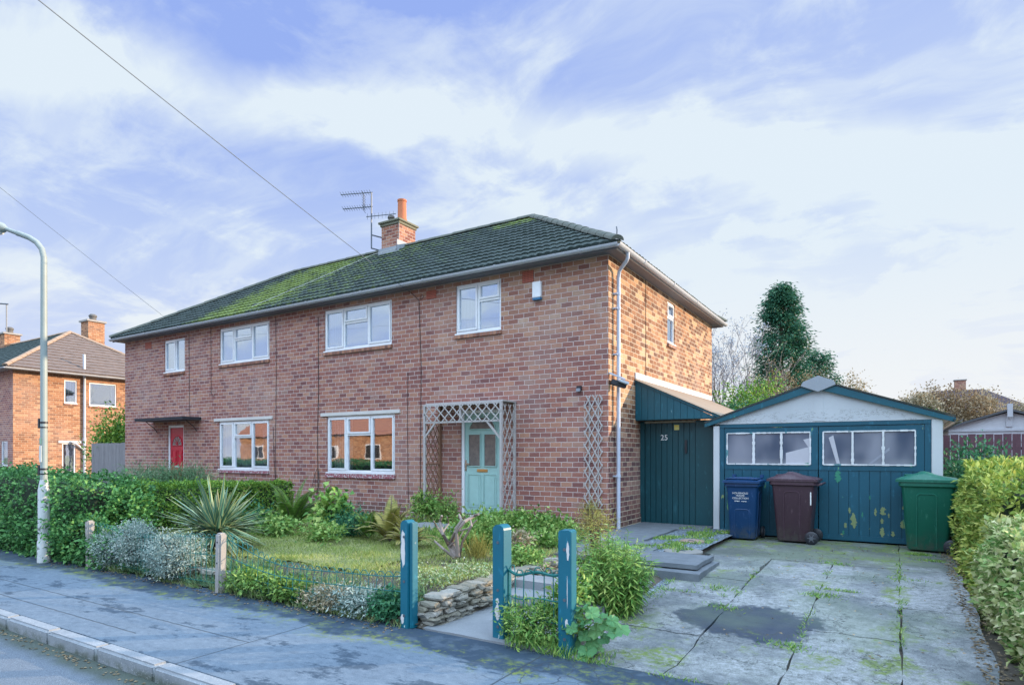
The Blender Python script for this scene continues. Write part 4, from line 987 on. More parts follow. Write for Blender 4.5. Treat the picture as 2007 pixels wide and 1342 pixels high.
for i, (px, py, w_, h_, mm) in enumerate(((1642, 932, 7, 16, M_FLG), (1673, 1020, 7, 17, M_FLY), (1665, 1000, 3, 7, M_FLY), (1731, 1001, 6, 9, M_FLY), (1729, 1021, 4, 6, M_FLY), (1729, 1043, 5, 11, M_FLY), (1768, 1028, 4, 8, M_FLY), (1716, 1003, 3, 9, M_FLY), (1657, 1029, 4, 6, M_FLY), (1653, 1043, 3, 5, M_FLG), (1750, 1046, 4, 6, M_FLY), (1742, 1010, 2, 5, M_FLY), (1690, 1008, 2, 6, M_FLG), (1582, 910, 7, 4, M_FLG), (1705, 975, 2, 5, M_FLG), (1786, 912, 3, 5, M_FLG), (1770, 995, 2, 4, M_FLY), (1625, 1052, 4, 3, M_FLG))):
    q = onY(px, py, GGY); s_ = 9.9 / F; dd2 = [c for c in ga.children if c.name.startswith('garage_door')][0 if q.x < DXm else 1]
    yf = GGY + (.003 if q.z > 1.10 else .0105); MB().prism(blotch(q.x, q.z, w_ * s_, h_ * s_, 300 + i), 'y', yf - .0015, yf).build('flaked_paint', mm, dd2)
# second concrete garage and its neighbours on the right
g2 = root('concrete_garage', (6.7, 7.6, -.1), 'grey concrete garage with low gable behind the dark red fence', 'garage')
g2y = 7.6
apx = onY(1978, 805, g2y); eL = onY(1859, 838, g2y); hw = apx.x - eL.x
MB().prism([(eL.x, -.1), (apx.x + hw, -.1), (apx.x + hw, eL.z), (apx.x, apx.z - .03), (eL.x, eL.z)], 'y', g2y, g2y + 5).build('wall', mat('grey_render', fn=concfn((.36, .38, .42), (.54, .56, .60), 3)), g2)
m = MB(); m.prism([(eL.x - .15, eL.z - .06), (apx.x, apx.z), (apx.x, apx.z + .05), (eL.x - .15, eL.z - .01)], 'y', g2y - .12, g2y + 5.1); m.prism([(apx.x, apx.z), (apx.x + hw + .15, eL.z - .06), (apx.x + hw + .15, eL.z - .01), (apx.x, apx.z + .05)], 'y', g2y - .12, g2y + 5.1); m.build('roof_sheet', mat('dark_sheet', (.07, .075, .085), .8), g2)
MB().box(apx.x - .05, g2y - .14, apx.z - .14, apx.x + .05, g2y - .121, apx.z + .16).box(apx.x - .06, g2y - .03, eL.z, apx.x + .06, g2y - .001, apx.z - .1).build('finial', mat('grey_render2', (.42, .44, .48), .8), g2)
MB().box(eL.x, g2y - .03, eL.z - .10, apx.x + hw, g2y - .001, eL.z - .05).box(eL.x, g2y - .04, eL.z - .34, apx.x + hw, g2y - .001, eL.z - .29).build('string_course', mat('grey_render2', (.42, .44, .48), .8), g2)

def board_fence(name, a, b, z0, z1, m, label, bw=.13, post=1.9, var=.01, cat='fence', rails=True):
    a, b = Vector(a), Vector(b); L = (b - a).length; dd = (b - a).normalized(); n = int(L / bw); nn = Vector((-dd.y, dd.x, 0))
    r = root(name, (a + b) / 2 + Vector((0, 0, z0)), label, cat)
    mb = MB()
    for i in range(n):
        p = a + dd * (i * bw + .006); q = a + dd * ((i + 1) * bw - .006); t = z1 + random.uniform(-var, var); o = nn * random.uniform(0, .008)
        c = (p + q) / 2 + o; mb.add([v + Vector((0, 0, z)) + w_ for z in (z0, t) for v in (p, q) for w_ in (o - nn * .009, o + nn * .009)], [(0, 1, 3, 2), (4, 6, 7, 5), (0, 2, 6, 4), (1, 5, 7, 3), (0, 4, 5, 1), (2, 3, 7, 6)])
    mb.build('boards', m, r)
    if rails:
        mb = MB()
        for f_ in (.2, .85): mb.bar(a + nn * .05 + Vector((0, 0, z0 + (z1 - z0) * f_)), b + nn * .05 + Vector((0, 0, z0 + (z1 - z0) * f_)), .04, .06)
        mb.build('rail', m, r)
    return r
M_REDF = mat('dark_red_fence', fn=lambda t, o: (t.mix(t.noise(t.vm('MULTIPLY', o, (5, 5, .8)), 5, 5, .7), (.045, .018, .028), (.15, .065, .085)), t.noise(o, 30)), bump=(.5, .01))
board_fence('board_fence', (5.0, 5.9, 0), (10.5, 5.9, 0), -.2, onY(1900, 851, 5.9).z, M_REDF, 'dark red upright board fence behind the right hand hedge', .15)
M_GREYF = mat('grey_fence', fn=lambda t, o: (t.mix(t.noise(t.vm('MULTIPLY', o, (5, 5, .8)), 5, 5, .7), (.13, .13, .145), (.34, .33, .34)), t.noise(o, 30)), bump=(.5, .01))
board_fence('board_fence', (-19.9, .35, 0), (-16.92, .2, 0), -.1, 1.76, M_GREYF, 'weathered grey paling fence joining the left end of the brick pair', .095)

# ------------------------------------------------------------------ wheelie bins
def wheelie(x, y, z, rz, colr, label, sc=1., style='arch', name='wheelie_bin', tx=None):
    r = root(name, (x, y, z), label, 'bin', 'wheelie bins by the garage doors', rz)
    def pfn(t, o):
        c = t.mix(t.noise(o, 3, 4), tuple(q * .75 for q in colr), tuple(q * 1.2 for q in colr))
        k = t.m('MULTIPLY', t.step(t.noise(t.vm('MULTIPLY', o, (1, 1, .3)), 24, 5, .7), .56, .72), .5); pz = t.xyz(o)[2]; gr_ = t.m('MULTIPLY', t.step(pz, .35, .02), t.step(t.noise(o, 9, 5, .7), .38, .6)); c = t.mix(t.m('MULTIPLY', gr_, .6), c, (.09, .09, .075))
        return t.mix(k, c, tuple(min(1, q * 1.8 + .06) for q in colr)), t.noise(o, 200, 2)
    m = mat('bin_' + str(colr), fn=pfn, rough=.42, bump=(.15, .002))
    b = MB(); N_ = 28
    def rr(wx, wy, cy, z_, rad=.06):
        pts = []
        for sx, sy, a0 in ((1, 1, 0), (-1, 1, 90), (-1, -1, 180), (1, -1, 270)):
            for k in range(5):
                th = R(a0 + 90 * k / 4); pts.append((sx * (wx - rad) + rad * math.cos(th), cy + sy * (wy - rad) + rad * math.sin(th), z_))
        return pts
    lv = [(.205, .235, .0, .03, .05), (.215, .245, 0, .045, .055), (.255, .315, 0, .86, .05), (.262, .322, 0, .885, .05), (.29, .35, 0, .905, .05), (.29, .35, 0, .955, .05)]
    vs = []; 
    for (a, c, cy, z_, rad) in lv: vs += rr(a, c, cy, z_, rad)
    n = 20; fs = [(i * n + k, i * n + (k + 1) % n, (i + 1) * n + (k + 1) % n, (i + 1) * n + k) for i in range(len(lv) - 1) for k in range(n)] + [tuple(range(n))[::-1], tuple(range((len(lv) - 1) * n, len(lv) * n))]
    b.add(vs, fs); bo = b.build('body', m, r, smooth=True, world=False)
    # side and front arch pressings (raised edge beads)
    p = MB()
    def halfw(z_): return .215 + (z_ - .045) / .815 * .04
    def halfd(z_): return .245 + (z_ - .045) / .815 * .07
    def ab(y0, z0, y1, z1):
        rad = .05; pts = [(y0, z0)]
        for k in range(5): th = R(180 - 90 * k / 4); pts.append((y0 + rad + rad * math.cos(th), z1 - rad + rad * math.sin(th)))
        for k in range(5): th = R(90 - 90 * k / 4); pts.append((y1 - rad + rad * math.cos(th), z1 - rad + rad * math.sin(th)))
        return pts + [(y1, z0)]
    for s in (-1, 1):
        pts = ab(-.13, .06, .11, .80); p.tube([(s * (halfw(z_) + .001), y_, z_) for y_, z_ in pts], .010, 6)
    pts = ab(-.12, .06, .12, .52); p.tube([(x_, -halfd(z_) - .001, z_) for x_, z_ in pts], .009, 6)
    p.build('moulding', m, r, smooth=True, world=False)
    # lid: domed shell
    l = MB(); nx, ny = 10, 16; vs = []
    X_, Y0_, Y1_ = .305, -.385, .375
    for j in range(ny + 1):
        for i in range(nx + 1):
            u = -1 + 2 * i / nx; v = j / ny; yy = Y0_ + (Y1_ - Y0_) * v
            h = .035 * (1 - abs(u) ** 6) * (1 - abs(2 * v - 1) ** 6)
            h += (.075 if style == 'arch' else .022) * math.exp(-((v - .42) / .22) ** 2) * (1 - abs(u) ** 3)
            if style == 'arch' and .12 < v < .36 and abs(u) < .55: h -= .028
            vs.append((u * X_, yy, .995 + h))
    top = len(vs)
    for j in range(ny + 1):
        for i in range(nx + 1):
            u = -1 + 2 * i / nx; v = j / ny; vs.append((u * X_, Y0_ + (Y1_ - Y0_) * v, .958))
    W_ = nx + 1; fs = []
    for j in range(ny):
        for i in range(nx): a = j * W_ + i; fs += [(a, a + 1, a + W_ + 1, a + W_), (top + a, top + a + W_, top + a + W_ + 1, top + a + 1)]
    for i in range(nx): fs += [(i, top + i, top + i + 1, i + 1), (ny * W_ + i, ny * W_ + i + 1, top + ny * W_ + i + 1, top + ny * W_ + i)]
    for j in range(ny): fs += [(j * W_, (j + 1) * W_, top + (j + 1) * W_, top + j * W_), (j * W_ + nx, top + j * W_ + nx, top + (j + 1) * W_ + nx, (j + 1) * W_ + nx)]
    lo = l.add(vs, fs).build('lid', m, r, smooth=True, world=False)
    if style == 'arch':
        MB().tube([(.16 * math.cos(2 * math.pi * k / 20), -.20 + .085 * math.sin(2 * math.pi * k / 20), 1.045) for k in range(21)], .014, 6).build('lid_handle', m, lo, smooth=True, world=False)
        MB().lathe((0, 0, 0), [(.001, 0), (1, 0)], 20)
        hp = MB(); hp.prism([(.15 * math.cos(2 * math.pi * k / 20), -.20 + .078 * math.sin(2 * math.pi * k / 20)) for k in range(20)], 'z', 1.030, 1.037); hp.build('hand_hole', M_DARK, lo, world=False)
    if style != 'arch':
        h = MB(); h.box(-.27, -.36, 1.02, .27, .33, 1.035); h.box(-.27, .26, 1.03, -.21, .36, 1.085); h.box(.21, .26, 1.03, .27, .36, 1.085); h.box(-.20, -.10, 1.035, .20, -.06, 1.048); h.build('lid_rib', m, lo, bevel=.008, world=False)
    MB().tube([(-.2, .36, .90), (-.2, .42, .93), (.2, .42, .93), (.2, .36, .90)], .016, 8).build('handle', m, r, smooth=True, world=False)
    MB().tube([(-.27, .275, .10), (.27, .275, .10)], .012, 8).build('axle', M_METAL, r, world=False)
    for s in (-1, 1):
        wm = MB(); x0 = s * .232; x1 = s * .285
        wm.tube([(x0, .285, .10), (x0 + s * .008, .285, .10), (x1 - s * .008, .285, .10), (x1, .285, .10)], [.088, .10, .10, .088], 24)
        wo = wm.build('wheel', M_BLACK, r, smooth=True, world=False)
        hb = MB(); hb.tube([(x1, .285, .10), (x1 + s * .008, .285, .10)], .03, 12)
        for k in range(6): th = k * math.pi / 3; hb.bar((x1 + s * .002, .285, .10), (x1 + s * .002, .285 + .062 * math.cos(th), .10 + .062 * math.sin(th)), .008, .012)
        hb.build('hub', mat('hub_grey', (.10, .11, .13), .4), wo, world=False)
    if style != 'arch':
        zt_ = (('HOUSEHOLD', .775, .042), ('WASTE', .733, .042), ('COLLECTION', .691, .042), ('SERVICE 25', .648, .036))
        body = MB()
        t1 = None
        dm = MB()
        for k_ in range(9):
            if k_ != 4: dm.box(-.115 + k_ * .022, -halfd(.66) - .0065, .648 + .004 * (k_ % 2), -.115 + k_ * .022 + (.015 if k_ < 4 else .021), -halfd(.66) - .005, .664 - (.006 if k_ > 4 else 0))
        dm.build('lettering', M_WHITE, r, world=False)
        for s_, z_, sz in zt_[:3]:
            o = text('lettering', s_, sz, M_WHITE, r, (-.02, -halfd(z_ + .02) - .006, z_), ext=.001, world=False, xs=1.05)
    else:
        MB().box(-.245, -halfd(.6) + .16, .50, -.242, -halfd(.6) + .19, .74) 
        MB().box(.20 - .2, 0, 0, .2 - .19, .01, .01)
        if tx: MB().add([(-.225 - .0, -halfd(z_) - .004, z_) for z_ in (.50, .74)] + [(-.195, -halfd(z_) - .004, z_) for z_ in (.50, .74)], [(0, 2, 3, 1)]).build('label_strip', M_WHITE, r, world=False)
        else:
            MB().add([(halfw(z_) + .004, .262, z_) for z_ in (.60, .80)] + [(halfw(z_) + .004, .280, z_) for z_ in (.60, .80)], [(0, 2, 3, 1)]).build('label_strip', M_WHITE, r, world=False)
    r.scale = (sc, sc, sc * 1.05)
    return r
wheelie(2.20, .86, gz(2.5, .86), R(1), (.004, .045, .14), 'blue wheelie bin with white household waste lettering', .98, 'flat')
wheelie(3.00, .92, gz(2.5, .92), R(-92), (.062, .032, .046), 'dark maroon wheelie bin beside the blue one', 1.02)
wheelie(4.87, .88, gz(2.5, .8), R(-94), (.004, .115, .075), 'green wheelie bin beside the right hand hedge', 1.05, tx=True)

# ------------------------------------------------------------------ posts, wire fence, stone wall
def wooden_post(x, y, z0, z1, label, wx=.135, wy=.13, rz=0, groove=False):
    r = root('gate_post', (x, y, z0), label, 'post', 'teal wooden gate posts', rz)
    m = MB(); n = 8
    prof = [(-wx / 2, 0), (wx / 2, 0), (wx / 2, z1 - z0 - .05)] + [(wx / 2 * math.cos(math.pi * k / n), z1 - z0 - .05 + .05 * math.sin(math.pi * k / n)) for k in range(1, n)] + [(-wx / 2, z1 - z0 - .05)]
    if groove == 'flat': prof = [(-wx / 2, 0), (wx / 2, 0), (wx / 2, z1 - z0 - .012), (wx / 2 - .015, z1 - z0), (-wx / 2 + .015, z1 - z0), (-wx / 2, z1 - z0 - .012)]
    m.prism(prof, 'y', -wy / 2, wy / 2); m.v = [(a, b, c - (.15 if c == 0 else 0)) for a, b, c in m.v]
    m.build('shaft', M_POSTP, r, bevel=.006, world=False)
    if groove and groove != 'flat': MB().box(wx / 2 + .001, -wy / 2 + .02, .0, wx / 2 + .035, wy / 2 - .01, z1 - z0 - .02).build('stile', M_POSTP, r, bevel=.006, world=False)
    b = MB()
    for zz in (z1 - z0 - .16, .12, .45): b.tube([(.0, -wy / 2 - .004, zz), (.0, -wy / 2, zz)], .014, 8)
    b.build('bolt', M_METAL, r, world=False)
    return r
p1 = onZ(803, 1228, -.3); p2 = onZ(984, 1250, -.3); p3 = onZ(1112, 1276, -.3)
wooden_post(p1.x - .02, p1.y, -.3, .74, 'teal gate post left of the front path with a long bare white patch', .10, .12, 0, True)
wooden_post(p2.x, p2.y, -.3, .74, 'round topped teal gate post right of the front path', .125, .13, R(-4), False)
wooden_post(p3.x, p3.y, -.3, .735, 'flat topped teal post standing in weeds beside the drive', .12, .13, R(5), 'flat')
def flake(par, x, y, pts):
    MB().prism(pts, 'y', y - .0015, y).build('bare_patch', mat('bare_wood', (.62, .60, .58), .8), par, world=False)
posts = [o for o in bpy.data.objects if o.name.startswith('gate_post')]
def blotch(cx, cz, rx, rz_, seed, n=22):
    rd_ = random.Random(seed); return [(cx + rx * math.cos(2 * math.pi * k / n) * rd_.uniform(.55, 1.1), cz + rz_ * math.sin(2 * math.pi * k / n) * rd_.uniform(.8, 1.05)) for k in range(n)]
flake(posts[0], 0, -.0602, blotch(-.01, .77, .030, .19, 4)); flake(posts[0], 0, -.0602, blotch(-.02, .09, .022, .05, 5))
flake(posts[1], 0, -.0652, blotch(-.005, .25, .030, .075, 6)); flake(posts[1], 0, -.0652, blotch(-.005, .35, .022, .03, 9))
flake(posts[2], 0, -.0652, blotch(.030, .86, .014, .09, 7)); flake(posts[2], 0, -.0652, blotch(.018, .26, .018, .035, 8)); flake(posts[2], 0, -.0652, blotch(.025, .52, .004, .14, 18))
def conc_post(x, y, z0, z1, label, lean=0):
    r = root('concrete_post', (x, y, z0), label, 'post', 'short concrete fence posts')
    r.rotation_euler = (0, lean, 0)
    MB().box(-.05, -.05, -.1, .05, .05, z1 - z0).build('shaft', M_CONCP, r, bevel=.018, world=False, smooth=True)
    b = MB(); b.tube([(0, -.055, (z1 - z0) * .5), (0, -.05, (z1 - z0) * .5)], .01, 6); b.tube([(0, -.055, (z1 - z0) * .85), (0, -.05, (z1 - z0) * .85)], .01, 6); b.build('wire_hole', M_DARK, r, world=False)
c1 = onZ(430, 1160, -.3); c0x = -5.75
conc_post(c1.x, -5.98, -.3, .42, 'leaning lichened concrete post in front of the spiky plant', R(1.5)); conc_post(c0x, -5.98, -.3, .39, 'low concrete post half buried in ivy by the street lamp', R(-2))
M_WIRE = mat('green_wire', (.008, .14, .13), .5)
def wirefence(a, b, zt0, zt1, zb, label, sag=.05, n=None, lean=0., seed=0, wr=.0032):
    rd_ = random.Random(seed); a, b = Vector(a), Vector(b); L = (b - a).length; n = n or int(L / .105)
    r = root('wire_fence', (a + b) / 2 + Vector((0, 0, -.3)), label, 'fence', 'green wire fence panels')
    def top(t): return zt0 + (zt1 - zt0) * t - sag * math.sin(math.pi * t) * 1.3 + .02 * math.sin(t * 9 + seed)
    def off(t, z): return Vector((rd_.uniform(-.004, .004), lean * (z + .3) + .03 * math.sin(t * 6 + seed), 0))
    mb = MB()
    for i in range(n + 1):
        t = i / n; p = a.lerp(b, t); zt = top(t)
        pts = [p + off(t, z) + Vector((0, 0, z)) for z in (zb, (zb + zt) / 2, zt)]
        mb.tube(pts, wr, 4)
        if i < n and i % 1 == 0:
            t2 = (i + 1) / n; p2 = a.lerp(b, t2); mb.tube([p + off(t, zt) + Vector((0, 0, zt)), p.lerp(p2, .3) + off(t, zt) + Vector((0, 0, zt + .045)), p.lerp(p2, .7) + off(t, zt) + Vector((0, 0, zt + .045)), p2 + off(t2, zt) + Vector((0, 0, top(t2)))], wr, 4)
    mb.build('upright_wires', M_WIRE, r)
    mb = MB()
    for f_ in (0.02, .3, .62, 1.):
        mb.tube([a.lerp(b, i / 24) + off(i / 24, 0) * .7 + Vector((0, 0, zb + (top(i / 24) - zb) * f_)) for i in range(25)], wr * 1.15 + (.007 if wr > .005 and f_ == 1. else 0), 5)
    mb.build('line_wires', M_WIRE, r)
wirefence((c0x, -5.96, 0), (c1.x, -5.96, 0), .30, .36, -.22, 'sagging green wire fence lost in the grey leaved shrubs', .05, seed=1)
wirefence((c1.x, -5.96, 0), (p1.x - .05, -5.93, 0), .34, .20, -.22, 'green wire fence with bent hoops in front of the lawn', .12, lean=.08, seed=2, wr=.0046)
wirefence((p2.x + .07, p2.y, 0), (p3.x - .06, p3.y, 0), .33, .36, -.26, 'short green wire panel between the two right hand teal posts', .02, 6, seed=3, wr=.0058)

M_ROCK = mat('rubble_stone', fn=lambda t, o: (t.mix(t.white(t.new('ShaderNodeNewGeometry').outputs['Random Per Island']), t.mix(t.noise(o, 9, 5), (.10, .095, .07), (.26, .24, .18)), t.mix(t.noise(o, 14, 5), (.20, .20, .17), (.46, .44, .40))), t.noise(o, 30, 5)), bump=(.8, .02))
def rock(mb, c, sx, sy, sz, rd_, rz=0):
    bm = bmesh.new(); bmesh.ops.create_icosphere(bm, subdivisions=2, radius=1)
    sd = rd_.uniform(0, 99); cr, sr = math.cos(rz), math.sin(rz)
    for v in bm.verts:
        n_ = v.co.normalized(); q = Vector([math.copysign(abs(x_) ** .42, x_) for x_ in n_]); q *= 1 + .34 * mnoise.noise(n_ * 1.9 + Vector((sd, 0, 0)))
        x_, y_, z_ = q.x * sx, q.y * sy, q.z * sz
        v.co = Vector((x_ * cr - y_ * sr, x_ * sr + y_ * cr, z_)) + Vector(c)
    bm.verts.ensure_lookup_table(); b = len(mb.v)
    mb.v += [tuple(v.co) for v in bm.verts]; mb.f += [tuple(v.index + b for v in f.verts) for f in bm.faces]; bm.free()
def rubble(name, a, b, z0, z1, label, seed, th=.12, dens=1.):
    rd_ = random.Random(seed); a, b = Vector(a), Vector(b); L = (b - a).length; dd = (b - a).normalized(); mb = MB(); z = z0; ang = math.atan2(dd.y, dd.x)
    while z < z1:
        h = rd_.uniform(.035, .065); u = rd_.uniform(-.1, 0)
        while u < L:
            l = rd_.uniform(.09, .26)
            if rd_.random() < dens: rock(mb, a + dd * (u + l / 2) + Vector((rd_.uniform(-.02, .02), rd_.uniform(-.02, .02), z + h / 2)), l / 2, th * rd_.uniform(.7, 1.1), h / 2 * rd_.uniform(.9, 1.15), rd_, ang + rd_.uniform(-.12, .12))
            u += l
        z += h * .95
    return tag(mb.build(name, M_ROCK), label, 'wall')
rubble('stone_wall', (.59, -5.78, 0), (.60, -3.3, 0), -.32, .0, 'low dry stone wall running back beside the front path', 1)
rubble('stone_wall', (-4.2, -5.72, 0), (.42, -5.76, 0), -.34, -.12, 'low overgrown stone edging below the wire fence along the pavement', 2, dens=.8)

# ------------------------------------------------------------------ foliage tools
def leafmat(name, cols, rough=.55, trans=.25, var=.35):
    m = bpy.data.materials.new(name); m.use_nodes = True; t = NT(m.node_tree); b = t.n['Principled BSDF']
    g = t.new('ShaderNodeNewGeometry'); o = t.new('ShaderNodeTexCoord').outputs['Object']
    rnd = g.outputs['Random Per Island']; f = t.m('ADD', t.m('MULTIPLY', rnd, .62), t.m('MULTIPLY', t.noise(o, 2.2, 3), .55)); f = t.m('SUBTRACT', f, .09)
    n = len(cols); c = t.ramp(f, [(i / (n - 1), q) for i, q in enumerate(cols)])
    t.put(b.inputs['Base Color'], c); b.inputs['Roughness'].default_value = rough; b.inputs['Specular IOR Level'].default_value = .35
    tl = t.new('ShaderNodeBsdfTranslucent'); t.put(tl.inputs[0], c); mx = t.new('ShaderNodeMixShader'); mx.inputs[0].default_value = trans
    t.l.new(b.outputs[0], mx.inputs[1]); t.l.new(tl.outputs[0], mx.inputs[2]); t.l.new(mx.outputs[0], t.n['Material Output'].inputs[0]); MATS[name] = m; return m
def leaves_mesh(name, C, Dr, Nm, L, Wd, m, parent=None, fold=.25, world=True):
    C, Dr, Nm = map(np.asarray, (C, Dr, Nm)); n = len(C)
    Dr = Dr / (np.linalg.norm(Dr, axis=1, keepdims=True) + 1e-9); S = np.cross(Dr, Nm); S /= (np.linalg.norm(S, axis=1, keepdims=True) + 1e-9); N2 = np.cross(S, Dr)
    L = np.broadcast_to(L, (n,))[:, None]; Wd = np.broadcast_to(Wd, (n,))[:, None]
    mid = C + Dr * L * .42
    V = np.stack([C, mid + S * Wd * .5 + N2 * Wd * fold, C + Dr * L, mid - S * Wd * .5 + N2 * Wd * fold], 1).reshape(-1, 3)
    base = np.arange(n)[:, None] * 4; Fc = np.concatenate([base + np.array([0, 1, 2]), base + np.array([0, 2, 3])], 1).reshape(-1)
    me = bpy.data.meshes.new(name); me.vertices.add(4 * n); me.vertices.foreach_set('co', V.astype(np.float32).ravel())
    me.loops.add(6 * n); me.loops.foreach_set('vertex_index', Fc.astype(np.int32)); me.polygons.add(2 * n)
    me.polygons.foreach_set('loop_start', np.arange(0, 6 * n, 3, dtype=np.int32)); me.update(calc_edges=True); me.validate()
    return link(name, me, m, parent, world)
def rdir(n): v = RNG.normal(size=(n, 3)); return v / np.linalg.norm(v, axis=1, keepdims=True)
def cloud(blobs, n, clump=.12, per=28, shell=.75, squash=1.):
    """clumped points near the surface of ellipsoids -> centres, outward dirs"""
    vol = np.array([(b[3] * b[4] * b[5]) ** .667 for b in blobs]); vol /= vol.sum(); k = max(1, n // per)
    bi = RNG.choice(len(blobs), k, p=vol); B = np.array(blobs)[bi]; dr = rdir(k)
    rad = 1 - (1 - shell) * RNG.random(k)[:, None] ** .8 - .0; rad = np.where(RNG.random((k, 1)) < .2, RNG.random((k, 1)) ** .5, rad)
    cc = B[:, :3] + dr * B[:, 3:6] * rad
    idx = np.repeat(np.arange(k), per); g = RNG.normal(size=(len(idx), 3)) * clump * np.array([1, 1, squash]) * (.6 + .8 * RNG.random(k))[idx][:, None]
    return cc[idx] + g, dr[idx]
def leafy(name, blobs, n, L, Wd, m, parent=None, clump=.12, per=28, shell=.75, droop=0., zmin=None, out=.8, squash=1.):
    C, o = cloud(blobs, n, clump, per, shell, squash)
    if zmin is not None: k = C[:, 2] > zmin; C, o = C[k], o[k]
    q = len(C); Dr = o * out + rdir(q) * .8; Dr[:, 2] -= droop; Nm = o * .5 + rdir(q) * .6 + np.array([0, 0, .7])
    return leaves_mesh(name, C, Dr, Nm, L * (.6 + .8 * RNG.random(q)), Wd * (.7 + .6 * RNG.random(q)), m, parent)
def branches(mb, p, d_, L, r, depth, rd_, spread=.5, up=.15, k=3, minr=.004):
    p = Vector(p); d_ = Vector(d_).normalized(); pts = [p.copy()]; rs = [r]; n = 4; q = p.copy(); dd = d_.copy()
    for i in range(n):
        dd = (dd + Vector((rd_.gauss(0, .10), rd_.gauss(0, .10), rd_.gauss(0, .06) + up * .15))).normalized(); q = q + dd * L / n; pts.append(q.copy()); rs.append(max(minr, r * (1 - .42 * (i + 1) / n)))
    mb.tube(pts, rs, 5 if r < .03 else 7, cap=False)
    if depth <= 0: return [pts[-1]]
    tips = []
    for j in range(k):
        i = rd_.randint(1, n) if j else n; nd = (dd + Vector((rd_.gauss(0, spread), rd_.gauss(0, spread), rd_.gauss(0, spread * .6) + up))).normalized()
        tips += branches(mb, pts[i], nd, L * rd_.uniform(.6, .82), max(minr, rs[i] * .68), depth - 1, rd_, spread, up, k, minr)
    return tips

G_IVY = leafmat('ivy_leaf', [(.016, .06, .025), (.045, .15, .05), (.08, .25, .07), (.15, .36, .10), (.34, .50, .14)])
G_PRIV = leafmat('privet_leaf', [(.02, .07, .015), (.06, .17, .025), (.13, .29, .04), (.27, .42, .055), (.50, .52, .09)])
G_YEL = leafmat('golden_leaf', [(.06, .13, .03), (.16, .28, .05), (.34, .44, .08), (.55, .58, .13), (.68, .62, .22)])
G_VARI = leafmat('variegated_leaf', [(.06, .16, .05), (.18, .33, .08), (.45, .52, .20), (.66, .66, .36), (.75, .72, .42)])
G_GREY = leafmat('grey_leaf', [(.09, .16, .15), (.18, .28, .26), (.32, .42, .38), (.48, .55, .48), (.62, .58, .52)])
G_CONI = leafmat('conifer_leaf', [(.012, .06, .045), (.025, .11, .075), (.045, .17, .10), (.08, .22, .11), (.15, .27, .12)], trans=.2)
G_DARK = leafmat('dark_shrub_leaf', [(.015, .07, .04), (.03, .14, .07), (.06, .22, .10), (.12, .30, .12)])
G_FERN = leafmat('fern_leaf', [(.05, .12, .025), (.10, .21, .04), (.17, .30, .06), (.30, .36, .08)])
G_TAN = leafmat('tan_fern', [(.12, .13, .03), (.24, .24, .06), (.38, .34, .09), (.50, .42, .14)])
G_BRIGHT = leafmat('bright_leaf', [(.05, .14, .03), (.10, .25, .05), (.20, .38, .08), (.36, .48, .12), (.55, .58, .18)])
G_GROUND = leafmat('groundcover_leaf', [(.045, .12, .03), (.11, .24, .05), (.20, .36, .08), (.34, .46, .12), (.52, .56, .20)])
G_BROWN = leafmat('autumn_leaf', [(.10, .075, .045), (.20, .15, .085), (.32, .24, .14), (.44, .34, .22)])
G_PALE = leafmat('pale_leaf', [(.16, .15, .09), (.30, .26, .16), (.46, .38, .25), (.60, .50, .36)])
G_GREYG = leafmat('feathery_leaf', [(.05, .13, .07), (.10, .22, .11), (.18, .32, .16), (.30, .42, .22)])
G_GRASS = leafmat('grass_blade', [(.09, .16, .035), (.18, .27, .06), (.32, .40, .10), (.48, .50, .20), (.62, .58, .32)])
G_MALLOW = leafmat('mallow_leaf', [(.05, .16, .06), (.09, .25, .10), (.15, .34, .13), (.26, .42, .17)])
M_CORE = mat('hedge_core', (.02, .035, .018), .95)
M_TWIG = mat('twig', (.10, .075, .06), .85); M_PTWIG = mat('pale_twig', (.24, .20, .18), .85); M_BARK = mat('bark', (.09, .07, .055), .9)

